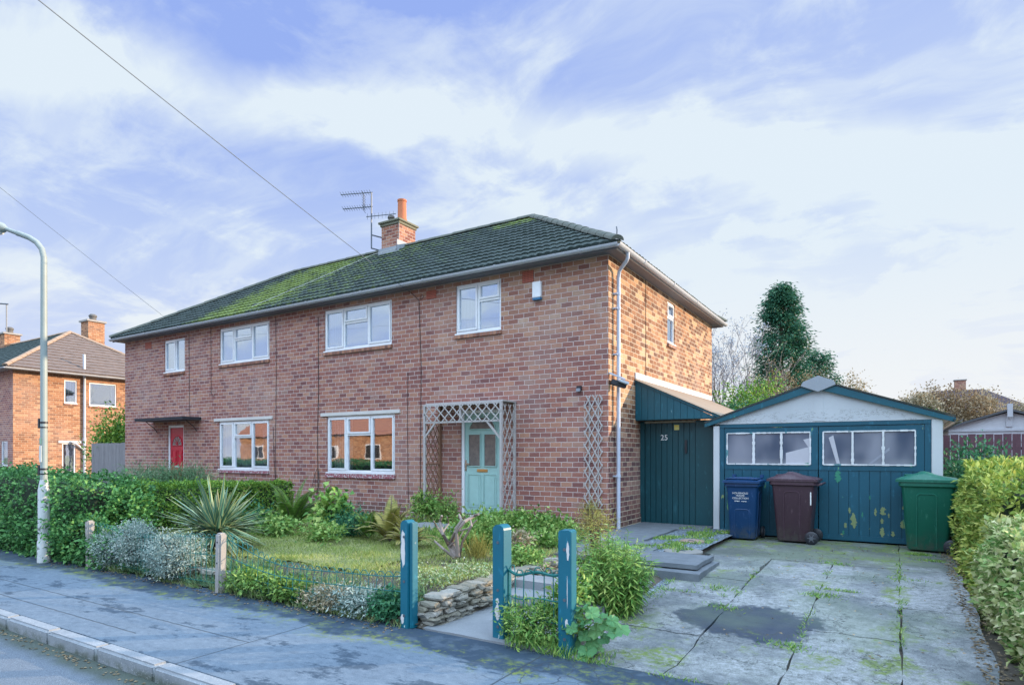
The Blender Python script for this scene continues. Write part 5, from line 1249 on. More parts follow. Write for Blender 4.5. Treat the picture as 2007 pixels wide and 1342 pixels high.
def hedge(name, path, wd, z0, z1, n, L, Wd, m, label, cat='hedge', rough=.07, core=True, kind_twigs=True):
    """path: list of (x,y,top z); leaves over top and both faces of the clipped hedge"""
    P_ = [Vector((a, b, 0)) for a, b, *_ in path]; tz = [q[2] for q in path]; seg = [(P_[i + 1] - P_[i]).length for i in range(len(P_) - 1)]; tot = sum(seg)
    r = root(name, (P_[0] + P_[-1]) / 2 + Vector((0, 0, z0)), label, cat)
    def loc(s):
        i = 0
        while i < len(seg) - 1 and s > seg[i]: s -= seg[i]; i += 1
        t = min(1., max(0., s / seg[i])); dd = (P_[i + 1] - P_[i]).normalized(); return P_[i].lerp(P_[i + 1], t), Vector((-dd.y, dd.x, 0)), dd, tz[i] + (tz[i + 1] - tz[i]) * t
    C = []; O = []
    for _ in range(n):
        s = random.uniform(-.05, tot + .05); p, nn, dd, zt = loc(s); hgt = zt - z0; w_ = wd / 2
        f_ = random.random() * (2 * hgt + wd)
        endcap = random.random() < wd / (tot + wd) * .9
        if endcap:
            e_ = random.choice((0, 1)); p, nn, dd, zt = loc(tot if e_ else 0.); o = dd * (1 if e_ else -1); q = p + nn * random.uniform(-w_, w_) + Vector((0, 0, random.uniform(z0, zt)))
        elif f_ < wd: q = p + nn * random.uniform(-w_, w_) + Vector((0, 0, zt)); o = Vector((0, 0, 1))
        else:
            sg = -1 if f_ < wd + hgt else 1; z = random.uniform(z0, zt); k = 1 - .22 * max(0, (z - z0) / hgt - .75) * 4; q = p + nn * sg * w_ * k + Vector((0, 0, z)); o = nn * sg
        d_ = mnoise.noise(q * 1.1) * rough * 1.3 + mnoise.noise(q * 4) * rough + random.gauss(0, .02) - random.random() ** 2 * .08
        if random.random() < .03: d_ += random.uniform(.02, .10)
        q = q + o * d_; C.append(q[:]); O.append(o[:])
    C = np.array(C); O = np.array(O); q = len(C); Dr = O * .7 + rdir(q) * .8; Nm = O * .9 + rdir(q) * .6 + np.array([0, 0, .3])
    leaves_mesh('foliage', C, Dr, Nm, L * (.6 + .8 * RNG.random(q)), Wd * (.7 + .6 * RNG.random(q)), m, r)
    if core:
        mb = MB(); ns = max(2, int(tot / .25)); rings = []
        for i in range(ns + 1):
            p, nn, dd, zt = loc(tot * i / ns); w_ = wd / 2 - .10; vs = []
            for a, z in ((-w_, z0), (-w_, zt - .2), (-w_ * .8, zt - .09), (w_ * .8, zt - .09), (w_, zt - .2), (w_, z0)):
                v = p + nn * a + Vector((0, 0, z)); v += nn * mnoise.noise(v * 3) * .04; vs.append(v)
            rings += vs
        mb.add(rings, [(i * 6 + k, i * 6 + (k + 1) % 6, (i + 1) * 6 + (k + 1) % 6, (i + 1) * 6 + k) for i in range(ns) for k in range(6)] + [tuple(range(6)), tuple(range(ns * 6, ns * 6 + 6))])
        mb.build('branches', M_CORE, r)  # solid core behind the leaves, coloured dark for the shade in the gaps
    return r
# front hedge and the hedge between the two gardens
hedge('ivy_hedge', [(-30, -5.5, 1.12), (-12, -5.45, 1.09), (-8.6, -5.45, 1.05), (-7.2, -5.45, 1.00), (-6.35, -5.35, .86)], 1.0, -.3, 1.2, 52000, .055, .042, G_IVY, 'tall ivy covered hedge along the pavement behind the street lamp', rough=.10)
hedge('privet_hedge', [(-6.5, -5.1, .86), (-6.9, -4.3, .82), (-7.5, -2.9, .76), (-7.9, -1.9, .73), (-7.75, -1.0, .72)], .75, -.02, .9, 26000, .042, .026, G_PRIV, 'clipped green privet hedge running back between the two front gardens', rough=.05)
hedge('golden_hedge', [(6.0, -2.55, 1.02), (5.95, -1.2, 1.12), (6.0, .5, 1.2), (6.3, 1.6, 1.2)], 1.45, -.27, 1.1, 24000, .075, .034, G_YEL, 'loose yellow green hedge on the right beyond the variegated one', rough=.12)
hedge('variegated_hedge', [(6.1, -6.6, .62), (6.05, -4.6, .66), (6.0, -2.75, .68)], 1.55, -.3, .65, 24000, .062, .042, G_VARI, 'cream and green variegated hedge nearest on the right of the drive', rough=.10)
# low ivy spilling to the pavement round the lamp
iv = root('ivy_mound', (-8, -6, -.3), 'ivy trailing from the hedge over the kerb of the pavement at the lamp foot', 'ivy')
leafy('foliage', [(-5.95, -5.35, .30, .38, .34, .58), (-6.3, -5.1, .5, .35, .35, .45), (-5.3, -5.85, -.08, .7, .22, .28), (-6.2, -5.85, .0, .8, .26, .42), (-7.6, -5.88, .05, .9, .22, .55), (-9.2, -5.9, .0, 1.1, .22, .5), (-11.2, -5.9, .0, 1.3, .22, .5), (-6.55, -6.1, .3, .28, .1, .7)], 14000, .06, .048, G_IVY, iv, clump=.06, per=20, zmin=-.29)

def shrub(name, x, y, z, rx, ry, rz_, n, L, Wd, m, label, cat='shrub', blobs=None, stems=8, seed=0, clump=.07, droop=0., per=24, twig=M_TWIG, out=.8, group=None, squash=1.):
    r = root(name, (x, y, z), label, cat, group); rd_ = random.Random(seed)
    bl = blobs or [(x + rd_.uniform(-.35, .35) * rx, y + rd_.uniform(-.35, .35) * ry, z + rz_ * rd_.uniform(.75, 1.2), rx * rd_.uniform(.55, .85), ry * rd_.uniform(.55, .85), rz_ * rd_.uniform(.6, .9)) for _ in range(6)]
    leafy('foliage', bl, n, L, Wd, m, r, clump=clump, zmin=z - .02, droop=droop, per=per, out=out, squash=squash)
    if stems:
        mb = MB()
        for k in range(stems):
            b = bl[k % len(bl)]; tip = Vector((b[0] + rd_.uniform(-.5, .5) * b[3], b[1] + rd_.uniform(-.5, .5) * b[4], b[2] + b[5] * rd_.uniform(.2, .9)))
            a = Vector((x + rd_.uniform(-.1, .1) * rx, y + rd_.uniform(-.1, .1) * ry, z - .03)); mid = a.lerp(tip, .5) + Vector((rd_.uniform(-.1, .1) * rx, 0, .05)); mb.tube([a, mid, tip], [.012 * (1 + rz_), .008 * (1 + rz_), .004], 5)
        mb.build('stems', twig, r)
    return r
def G(px, py, z=0.): return onZ(px, py, z)
# santolina / lavender mounds
for i, (px, py, rx, rz_, lb) in enumerate(((215, 1105, .30, .26, 'leftmost grey green mound spilling onto the pavement beside the ivy'), (262, 1118, .42, .34, 'pale silver leaved mound behind the wire, widest of the silvery ones'), (318, 1128, .34, .26, 'dusty grey mound between the silver one and the low wall'), (345, 1098, .38, .30, 'blue grey mound at the foot of the spiky plant'))):
    p = G(px, py - 20, -.25); shrub('grey_shrub', onY(px + 8, 1080, -5.88).x, -5.88, -.28, rx * 1.0, .30, rz_ * 1.1, 7000, .035, .014, G_GREY, lb, stems=5, seed=20 + i, clump=.045, group='grey leaved mounds along the fence')
# yucca
YU = G(425, 1082, -.03)
yu = root('yucca', (YU.x, YU.y, YU.z), 'large spiky yucca with cream striped sword leaves behind the concrete post', 'plant')
def yfn():
    m = bpy.data.materials.new('yucca_leaf'); m.use_nodes = True; t = NT(m.node_tree); b = t.n['Principled BSDF']
    uv = t.new('ShaderNodeUVMap').outputs[0]; p = t.xyz(uv); rnd = t.new('ShaderNodeNewGeometry').outputs['Random Per Island']
    e_ = t.m('ABSOLUTE', t.m('SUBTRACT', p[0], .5)); band = t.step(e_, .30, .40)
    edge_ = t.m('GREATER_THAN', e_, .36)
    g_ = t.mix(rnd, (.03, .12, .085), (.10, .25, .18)); cr = t.mix(rnd, (.32, .38, .18), (.52, .54, .28))
    st = t.step(t.m('ABSOLUTE', t.m('SUBTRACT', e_, .10)), .06, .0)
    c = t.mix(band, g_, cr); c = t.mix(t.m('MULTIPLY', st, .35), c, (.30, .42, .30)); c = t.mix(t.m('MULTIPLY', t.m('GREATER_THAN', rnd, .90), .6), c, (.40, .36, .20))
    t.put(b.inputs['Base Color'], c); b.inputs['Roughness'].default_value = .45; return m
rd_ = random.Random(5); vs = []; fs = []; uvs = []; NL = 190
for k in range(NL):
    az = rd_.uniform(0, 2 * math.pi); el = R(88 - 122 * ((k + .5) / NL) ** .72) ; L = rd_.uniform(.52, .82) * (1 - .18 * abs(math.cos(el)) * 0); wd = rd_.uniform(.060, .080)
    base = Vector((YU.x + .06 * math.cos(az), YU.y + .06 * math.sin(az), YU.z + .30 + rd_.uniform(-.06, .10))); d_ = Vector((math.cos(az) * math.cos(el), math.sin(az) * math.cos(el), math.sin(el)))
    p = base.copy(); nseg = 7; bend = rd_.uniform(.0, .10) * (1 if el < R(60) else .4); b0 = len(vs)
    for i in range(nseg + 1):
        t_ = i / nseg; w_ = wd * (math.sin(math.pi * min(1, .18 + t_ * .82)) ** .7 if t_ < 1 else .0) * (1 - t_ * .35); w_ = max(w_, .003)
        s_ = d_.cross(Vector((0, 0, 1))); s_ = s_.normalized() if s_.length > .01 else Vector((1, 0, 0)); u_ = s_.cross(d_).normalized()
        vs += [p - s_ * w_ / 2 + u_ * w_ * .22, p, p + s_ * w_ / 2 + u_ * w_ * .22]
        d_ = (d_ + Vector((0, 0, -bend * .35))).normalized(); p = p + d_ * L / nseg
    for i in range(nseg):
        a = b0 + 3 * i
        fs += [(a, a + 1, a + 4, a + 3), (a + 1, a + 2, a + 5, a + 4)]; uvs += [(0, 0), (.5, 0), (.5, 1), (0, 1), (.5, 0), (1, 0), (1, 1), (.5, 1)]
me = bpy.data.meshes.new('leaves'); me.from_pydata(vs, [], fs); ul = me.uv_layers.new(name='UVMap')
for i, q in enumerate(uvs): ul.data[i].uv = q
link('leaf_rosette', me, yfn(), yu)
MB().tube([(YU.x, YU.y, YU.z - .1), (YU.x, YU.y, YU.z + .40)], [.05, .06], 10).build('trunk', M_BARK, yu)

# fronds
def fern(name, x, y, z, R_, n, m, label, seed=0, H_=1., cat='fern', lean=(0, 0), lw=.16, group=None):
    r = root(name, (x, y, z), label, cat, group); rd_ = random.Random(seed); C = []; D_ = []; N_ = []; Ls = []; mb = MB()
    for k in range(n):
        az = rd_.uniform(0, 2 * math.pi); el = R(rd_.uniform(48, 84)); L = R_ * rd_.uniform(.75, 1.15); d_ = Vector((math.cos(az) * math.cos(el) + lean[0], math.sin(az) * math.cos(el) + lean[1], math.sin(el) * H_)).normalized(); p = Vector((x, y, z)); pts = [p.copy()]
        ns = 22
        for i in range(ns):
            t_ = (i + 1) / ns; d_ = (d_ + Vector((0, 0, -.055 * (1 + t_)))).normalized(); p = p + d_ * L / ns; pts.append(p.copy())
            if t_ > .15:
                s_ = d_.cross(Vector((0, 0, 1))); s_ = s_.normalized() if s_.length > .01 else Vector((1, 0, 0)); w_ = L * lw * math.sin(math.pi * min(1., .15 + .85 * t_)) ** .8
                for sg in (-1, 1):
                    for q in range(2): C.append((p - d_ * L / ns * .5 * q)[:]); D_.append((s_ * sg + d_ * .45 + Vector((0, 0, -.12)))[:]); N_.append((s_.cross(d_))[:]); Ls.append(w_ + .008)
        mb.tube(pts[::3] + [pts[-1]], .004, 4)
    leaves_mesh('fronds', C, D_, N_, np.array(Ls), np.array(Ls) * .17 + .006, m, r, fold=.1); mb.build('stalks', M_TWIG, r)
    return r
fp = G(572, 1035); fern('garden_fern', fp.x, fp.y, 0, .95, 26, G_FERN, 'tall green fern at the house end of the privet hedge', 1)
fp = G(765, 1062); fern('garden_fern', fp.x, fp.y, 0, .70, 24, G_TAN, 'yellowing fern left of the porch in the flower bed', 2)
fp = G(722, 1055); fern('garden_fern', fp.x, fp.y, 0, .5, 18, G_FERN, 'small olive fern between the window and the yellowing fern', 3)
fp = G(800, 1075); fern('garden_fern', fp.x, fp.y, 0, .55, 26, G_TAN, 'drooping golden fern directly behind the left teal post', 4)
for i, (px, xx, lb) in enumerate(((265, -11.5, 'feathery green shrub behind the ivy hedge left of the red door'), (330, -10.6, 'feathery green shrub in front of the red door'), (385, -9.9, 'feathery green shrub between red door and lower left window'))):
    p = G(px, 960, -.02); t_ = 15.; q = at(px, 948, t_)
    shrub('feathery_shrub', q.x, q.y, .0, .75, .5, .52 + .08 * (i % 2), 5200, .12, .014, G_GREYG, lb, stems=8, seed=30 + i, clump=.12, group='feathery shrubs below the red door')
# mallow and bed plants along the wall
p = G(655, 1045); shrub('leafy_shrub', p.x, p.y, .0, .26, .25, .40, 430, .11, .10, G_BRIGHT, 'upright broad leaved shrub under the left cable on the wall', stems=10, seed=4, clump=.10, per=8, out=.4)
p = G(540, 1050); shrub('bed_plant', p.x, p.y, .0, .5, .25, .14, 900, .07, .055, G_GROUND, 'low green clump under the tall green fern', stems=0, seed=5, clump=.08)
p = G(505, 1040); shrub('bed_plant', p.x, p.y, .0, .4, .25, .16, 800, .07, .05, G_DARK, 'low dark clump between yucca and tall green fern', stems=0, seed=6, clump=.08)
p = G(690, 1050); shrub('bed_plant', p.x, p.y, .0, .55, .35, .22, 2200, .045, .03, G_DARK, 'dense dark green clump left of the small olive fern', stems=4, seed=7)
p = G(640, 1062); shrub('bed_plant', p.x, p.y, .0, .4, .25, .13, 900, .06, .04, G_GROUND, 'low green clump at the foot of the broad leaved shrub', stems=0, seed=8)
p = onY(838, 1010, -.45); shrub('porch_shrub', p.x - .05, -.48, -.0, .34, .22, .33, 1700, .075, .03, G_BRIGHT, 'glossy green shrub around the left porch post', stems=8, seed=9)
p = onY(868, 1015, -.6); shrub('porch_shrub', p.x + .1, -.62, -.02, .24, .2, .26, 900, .075, .03, G_GROUND, 'smaller green shrub inside the porch beside the brown post', stems=5, seed=10)
# ground cover right of the door
bl = []
for px, py, z in ((930, 1040, .1), (960, 1030, .12), (1000, 1035, .16), (1040, 1040, .14), (1075, 1045, .12), (1105, 1048, .1), (985, 1060, .0), (1050, 1062, .0), (920, 1060, .0)):
    q = G(px, py + 12, -.02); bl.append((q.x, q.y, z, .42, .34, .17))
shrub('ground_cover', -1.2, -1.4, -.03, 1, 1, .2, 9000, .07, .052, G_GROUND, 'spreading bright green ground cover right of the pale door', blobs=bl, stems=0, cat='ground cover')
# bare shrub
r = root('bare_shrub', G(895, 1095), 'gnarled leafless cut back shrub in front of the pale door', 'shrub'); mb = MB(); q = G(895, 1095)
B_ = lambda px, py, dt=0.: at(px, py, (onZ(895, 1095, 0) - cam.location).length / ray(895, 1095).length + dt)
for pts, rr_ in (([(892, 1092), (880, 1068), (868, 1046), (862, 1022), (866, 1010)], .03), ([(895, 1092), (885, 1060), (893, 1042), (910, 1022), (930, 1010), (938, 1007)], .035), ([(898, 1090), (896, 1060), (894, 1035), (905, 1020), (900, 1008)], .03), ([(892, 1094), (870, 1076), (852, 1060)], .022), ([(900, 1093), (906, 1062), (925, 1030), (922, 1018)], .02), ([(870, 1050), (855, 1030), (850, 1020)], .014), ([(900, 1040), (918, 1035), (935, 1018)], .014), ([(880, 1070), (900, 1055), (908, 1040)], .012), ([(866, 1045), (880, 1025), (876, 1012)], .012)):
    P_ = [B_(a, b, .12 * math.sin(i * 1.7 + a)) for i, (a, b) in enumerate(pts)]; mb.tube(P_, [rr_ * (1 - .6 * i / len(P_)) for i in range(len(P_))], 7)
mb.build('branches', M_PTWIG, r, smooth=True)
# plants at the front edge right of lawn
for i, (px, py, hgt, m_, lb) in enumerate(((935, 1095, .30, G_TAN, 'tuft of straw coloured grass left of the round topped post'), (1025, 1120, .0, G_BRIGHT, ''))):
    if not lb: continue
    p = G(px, py, -.02); r = root('grass_tuft', p, lb, 'grass tuft'); n = 160
    C = np.array([[p.x, p.y, p.z]]) + RNG.normal(size=(n, 3)) * [.06, .06, .0]; Dr = RNG.normal(size=(n, 3)) * [.35, .35, 0] + [0, 0, 1]; leaves_mesh('blades', C, Dr, rdir(n), .38 * (.5 + .6 * RNG.random(n)), .010, m_, r)
p = G(958, 1068); shrub('bed_plant', p.x, p.y, -.02, .35, .3, .2, 1400, .05, .03, G_GROUND, 'leafy clump just left of the round topped teal post', stems=3, seed=12)
p = G(1018, 1088, -.05); shrub('pale_shrub', p.x, p.y, -.06, .20, .2, .2, 900, .05, .022, G_PALE, 'small pale and pink tinged shrub between the right hand teal posts', stems=5, seed=13, clump=.04)
p = G(1030, 1108, -.05); shrub('bed_plant', p.x, p.y, -.06, .38, .25, .10, 1300, .05, .035, G_GROUND, 'low green clump in front of the pale pink tinged shrub', stems=0, seed=14)
# the big weedy shrub by the drive
p = G(1190, 1195, -.25); r = root('weedy_shrub', (p.x, p.y, -.27), 'tall drooping lime green weedy shrub beside the flat topped teal post', 'shrub'); C = []; D_ = []; N_ = []; Ls = []; rd_ = random.Random(8); mb = MB()
for k in range(120):
    az = rd_.uniform(0, 2 * math.pi); rr_ = rd_.random() ** .6; tx_, ty_ = p.x + .02 + .50 * rr_ * math.cos(az), p.y + .42 * rr_ * math.sin(az); top_ = -.27 + rd_.uniform(.45, 1.02) * (1 - .38 * rr_)
    a = Vector((p.x + .28 * rr_ * math.cos(az), p.y + .28 * rr_ * math.sin(az), -.27)); b = Vector((tx_, ty_, top_)); mb.tube([a, a.lerp(b, .5) + Vector((0, 0, .05)), b], [.006, .005, .003], 4)
    for j in range(30):
        t_ = .15 + .85 * (j / 30) ** .8; q = a.lerp(b, t_); th = j * 2.4 + az; C.append(q[:]); D_.append((math.cos(th), math.sin(th), -.35 - .5 * (1 - t_) + .45 * (t_ > .9))); N_.append((0, 0, 1)); Ls.append(.125 * (1.1 - .35 * t_))
leaves_mesh('foliage', np.array(C), np.array(D_), np.array(N_) + rdir(len(C)) * .3, np.array(Ls), .022, G_BRIGHT, r); mb.build('stems', mat('green_stem', (.16, .26, .08), .6), r)
p2_ = G(1165, 1100, -.05)
shrub('wispy_plant', p2_.x, p2_.y, -.1, .26, .26, .40, 2000, .055, .008, G_TAN, 'wispy yellow flowered plant at the foot of the wall trellis', stems=10, seed=15, clump=.06)
p = onY(1160, 1010, -.35); shrub('wispy_plant', p.x, -.38, -.02, .22, .18, .30, 1200, .05, .010, G_TAN, 'thin yellow topped stems against the brick below the wall trellis', stems=8, seed=25, clump=.06)
p = G(1225, 1135, -.15); shrub('wispy_plant', p.x - .1, p.y, -.18, .34, .3, .26, 1800, .07, .014, G_BRIGHT, 'light green wispy growth between weedy shrub and slab path', stems=8, seed=16, clump=.06, droop=.2)
# mallow leaves (big round leaves) at its foot
def round_leaves(name, pts, m, parent):
    mb = MB(); rd_ = random.Random(3)
    for (x_, y_, z_, rad) in pts:
        nrm = Vector((rd_.uniform(-.5, .5), rd_.uniform(-.9, -.1), rd_.uniform(.4, 1))).normalized(); a = nrm.cross(Vector((0, 0, 1))).normalized(); b = nrm.cross(a); n = 18; c = Vector((x_, y_, z_)); vs = [c - nrm * rad * .12]
        for k in range(n):
            th = 2 * math.pi * k / n; rr_ = rad * (1 + .09 * math.cos(7 * th) - (.35 if k == 0 else 0)); vs.append(c + a * math.cos(th) * rr_ + b * math.sin(th) * rr_ + nrm * .012 * math.cos(5 * th + x_ * 30))
        mb.add(vs, [(0, 1 + k, 1 + (k + 1) % n) for k in range(n)])
    return mb.build(name, m, parent)
r = root('mallow', (2.2, -5.7, -.3), 'sprawling mallow with large round leaves at the foot of the flat topped post', 'plant'); pts = []; rd_ = random.Random(31); mb = MB(); base = G(1125, 1255, -.3)
for (px, py, rad, zz) in ((1102, 1297, 22, .03), (1118, 1262, 20, .08), (1098, 1245, 14, .12), (1140, 1190, 15, .40), (1160, 1200, 16, .36), (1178, 1210, 15, .32), (1192, 1225, 17, .26), (1150, 1218, 16, .28), (1168, 1235, 18, .22), (1205, 1240, 16, .16), (1219, 1232, 17, .15), (1145, 1245, 14, .18), (1160, 1258, 15, .12), (1135, 1222, 13, .26), (1120, 1230, 13, .24), (1185, 1250, 14, .12), (1150, 1275, 20, .05), (1172, 1268, 13, .06), (1200, 1215, 12, .26), (1132, 1205, 12, .34), (1110, 1225, 12, .28), (1140, 1290, 12, .03)):
    q = onY(px, py, -5.72 - rd_.uniform(0, .16) - (.12 if py > 1280 else 0)); pts.append((q.x, q.y, q.z, rad / 230 * 1.0)); mb.tube([base + Vector((rd_.uniform(-.05, .05), .05, 0)), Vector(base).lerp(q, .5) + Vector((0, .05, .08)), q], .004, 4)
round_leaves('leaves', pts, G_MALLOW, r); mb.build('stems', mat('green_stem', (.16, .26, .08), .6), r)
# weeds between the right hand posts with tiny white flowers
wx = (p2 + p3) / 2
shrub('flowering_weed', wx.x - .02, wx.y + .02, -.30, .36, .26, .18, 2600, .055, .014, G_BRIGHT, 'tangle of green weeds with tiny white flowers between the two right hand posts', stems=8, seed=17, clump=.05, out=.5, cat='weed')
shrub('nettle', p3.x - .10, p3.y + .22, -.27, .17, .15, .32, 900, .06, .028, G_BRIGHT, 'upright pale green leafy weed left of the flat topped post', stems=6, seed=18, clump=.05, cat='weed')
# overgrown wall top
for i, (px, py, rx, rz_, g_, lb) in enumerate(((500, 1155, .45, .20, G_GROUND, 'bright green clump right of the leaning concrete post'), (570, 1165, .4, .14, G_FERN, 'green tuft on the low stone edging, second from the concrete post'), (650, 1150, .35, .14, G_PALE, 'dry brownish tuft on the stone edging in the middle of the wire fence'), (660, 1120, .22, .14, G_GREY, 'small white flowered silvery tuft behind the wire fence'), (720, 1185, .35, .2, G_GREY, 'greyish grassy tuft at the pavement edge near the left teal post'), (775, 1165, .25, .2, G_DARK, 'dark green tuft touching the left teal post'))):
    p = G(px, py, -.15); shrub('edging_plant', onY(px, 1100, -5.82).x, -5.82, -.24, rx, .20, rz_ * .45, 2600, .05, .016 if g_ in (G_GREY, G_PALE) else .03, g_, lb, stems=2, seed=40 + i, clump=.05, cat='plant')
wr = root('white_alyssum', G(890, 1135, -.02), 'white flowering clumps on top of the stone wall by the path', 'flowers')
leafy('foliage', [(.1, -5.2, .0, .35, .3, .07), (.25, -4.7, .0, .3, .3, .06)], 3000, .028, .02, leafmat('white_flower', [(.14, .26, .08), (.22, .34, .12), (.40, .48, .28), (.72, .74, .70)]), wr, clump=.05)

# grass on the lawn, verge tufts, weeds in joints, litter (too many to count)
def blades(name, xs, ys, zf, n, h, wd, m, label, cat, acc=None, keepf=None):
    X = RNG.uniform(xs[0], xs[1], n); Y = RNG.uniform(ys[0], ys[1], n); k = np.array([keepf(a, b) for a, b in zip(X, Y)]) if keepf else np.ones(n, bool); X, Y = X[k], Y[k]; n = len(X)
    C = np.stack([X, Y, np.array([zf(a, b) for a, b in zip(X, Y)])], 1); Dr = RNG.normal(size=(n, 3)) * [.55, .55, 0] + [0, 0, 1]
    hh = np.array([1 + 1.1 * mnoise.noise(Vector((a * 1.9, b * 1.9, 4))) for a, b in zip(X, Y)]).clip(.3, 2.2)
    o = leaves_mesh(name, C, Dr, rdir(n), h * hh * (.4 + 1. * RNG.random(n)), wd, m); return tag(o, label, cat, kind='stuff')
blades('lawn_grass', (-6.6, .45), (-5.6, -1.6), lambda a, b: gz(a, b) - .01 + .04 * mnoise.noise(Vector((a * 1.7, b * 1.7, 3))), 60000, .055, .007, G_GRASS, 'uneven yellow green grass of the small front lawn', 'grass', keepf=lambda a, b: b > -5.75 + .1 * mnoise.noise(Vector((a, 0, 0))) and (b < -2.1 + .3 * mnoise.noise(Vector((a * .8, 7, 0)))))
blades('bed_weeds', (-8.2, -1.0), (-2.6, -.1), lambda a, b: gz(a, b) - .03, 9000, .10, .028, G_GROUND, 'tangle of low weeds filling the flower bed along the house', 'weeds', keepf=lambda a, b: mnoise.noise(Vector((a * 1.3, b * 1.6, 2))) > -.15 and not (-3.7 < a < -1.2 and -1.7 < b < -.8))
blades('bed_stalks', (-7.5, -.2), (-2.6, -.1), lambda a, b: gz(a, b) - .03, 2600, .26, .007, G_TAN, 'straggly dry stalks in the flower bed along the house', 'weeds', keepf=lambda a, b: mnoise.noise(Vector((a * 1.7, b * 1.6, 12))) > .05 and not (-3.7 < a < -1.2 and -1.7 < b < -.8))
blades('edge_weeds', (-5.0, .35), (-5.98, -5.5), lambda a, b: gz(a, b) - .04, 5200, .17, .010, G_GREYG, 'straggling weeds growing through the low wire fence and over the stone edging', 'weeds', keepf=lambda a, b: mnoise.noise(Vector((a * 2.1, b * 2, 21))) > -.25)
blades('gate_weeds', (p1.x + .2, p3.x + .9), (-6.0, -5.7), lambda a, b: -.30, 1500, .12, .009, G_BRIGHT, 'grass growing at the foot of the teal posts along the pavement', 'weeds', keepf=lambda a, b: 1.35 < a < p3.x + .42 and mnoise.noise(Vector((a * 3.1, b * 3, 3))) > -.25)
def verge(a, b):
    return mnoise.noise(Vector((a * 2.3, b * 3, 0))) > -.1 and a < .4
blades('verge_grass', (-6, .45), (-6.02, -5.6), lambda a, b: -.31 + .15 * max(0, (b + 5.95) / .3), 9000, .11, .008, leafmat('verge_blade', [(.07, .13, .04), (.16, .25, .08), (.30, .38, .16), (.46, .45, .26)]), 'weedy grass along the back of the pavement', 'grass', keepf=verge)
JX = [(2.12, -5.9, -3.5), (2.96, -5.9, -1.2), (3.73, -5.9, -1.2), (4.49, -4.6, .6)]
C = []
rd_ = random.Random(77)
def joint(x0, y0, x1, y1, n, s=.02):
    for _ in range(n):
        t_ = rd_.random(); x_ = x0 + (x1 - x0) * t_; y_ = y0 + (y1 - y0) * t_
        if mnoise.noise(Vector((x_ * 3.1, y_ * 3.1, 5))) > .0: C.append((x_ + rd_.gauss(0, s), y_ + rd_.gauss(0, s), gz(2.5, y_) - .012))
joint(2.15, -5.9, 2.15, -2.8, 1800, .05); joint(2.96, -3.6, 2.96, -2.2, 400); joint(3.73, -4.9, 3.73, -1.2, 700); joint(4.49, -4.4, 4.49, -.6, 900); joint(3.73, -2.78, 4.49, -2.78, 600); joint(2.0, -5.93, 5.1, -5.93, 900, .03); joint(2.2, -3.5, 2.96, -3.5, 300)
C = [q for q in C if rd_.random() < .7]
for (x_, y_, n) in ((3.74, -1.12, 160), (3.78, -3.05, 260), (2.92, -3.9, 140), (2.75, -3.2, 160), (4.55, -1.9, 120), (3.68, -4.75, 200), (4.75, .35, 500), (4.9, -.2, 300)):
    C += [(x_ + rd_.gauss(0, .10), y_ + rd_.gauss(0, .06), gz(2.5, y_) - .01) for _ in range(n)]
C = np.array(C); n = len(C); tag(leaves_mesh('joint_weeds', C, RNG.normal(size=(n, 3)) * [.8, .8, 0] + [0, 0, .8], rdir(n), .05 * (.4 + RNG.random(n)), .008, G_BRIGHT), 'small weeds and moss in the joints of the concrete drive', 'weeds', kind='stuff')
blades('gravel_weeds', (1.05, 2.0), (-1.95, 1.3), lambda a, b: -.018, 4200, .05, .022, G_GROUND, 'green weeds growing through the slate gravel by the gate', 'weeds', keepf=lambda a, b: mnoise.noise(Vector((a * 2.2, b * 2.2, 9))) > .0)
C = []
for _ in range(900):
    t_ = rd_.random(); C.append((5.0 + abs(rd_.gauss(0, .12)), -5.5 + 6.6 * t_, gz(2.5, -5.5 + 6.6 * t_) + .004))
for _ in range(350): C.append((rd_.uniform(-7, .5), -6.0 + rd_.gauss(-.06, .07), -.297))
for _ in range(160): C.append((rd_.uniform(2.2, 5), rd_.uniform(-5.5, 1.1), gz(2.5, -2) + .01))
for _ in range(260): C.append((rd_.uniform(-6, 1), -7.9 - abs(rd_.gauss(0, .05)), -.411))
C = np.array(C); n = len(C); C[:, 2] = [max(z, gz(2.5, y) + .002) if x_ > 2.1 else z for x_, y, z in C]
tag(leaves_mesh('leaf_litter', C, RNG.normal(size=(n, 3)) * [1, 1, .08], np.tile([0, 0, 1.], (n, 1)) + rdir(n) * .3, .035, .025, G_BROWN), 'fallen brown leaves along the hedge, pavement and gutter', 'leaf litter', kind='stuff')
# slate chippings as small stones near the weedy shrub
mb = MB(); 
for _ in range(700):
    if rd_.random() < .55: x_, y_, z_ = rd_.uniform(1.5, 2.2), rd_.uniform(-4.5, -3.05), gz(2.5, -3.7)
    else: x_, y_, z_ = rd_.uniform(1.08, 1.98), rd_.uniform(-1.95, 1.2), -.014
    s = rd_.uniform(.010, .024); mb.add([(x_ + s * rd_.uniform(-1, 1), y_ + s * rd_.uniform(-1, 1), z_ + s * rd_.uniform(0, .9)) for _k in range(4)], [(0, 1, 2), (0, 2, 3), (0, 3, 1), (1, 3, 2)])
tag(mb.build('slate_chips', mat('slate_chip', (.30, .37, .43), .7)), 'blue grey slate chippings beside the slab path', 'gravel', kind='stuff')
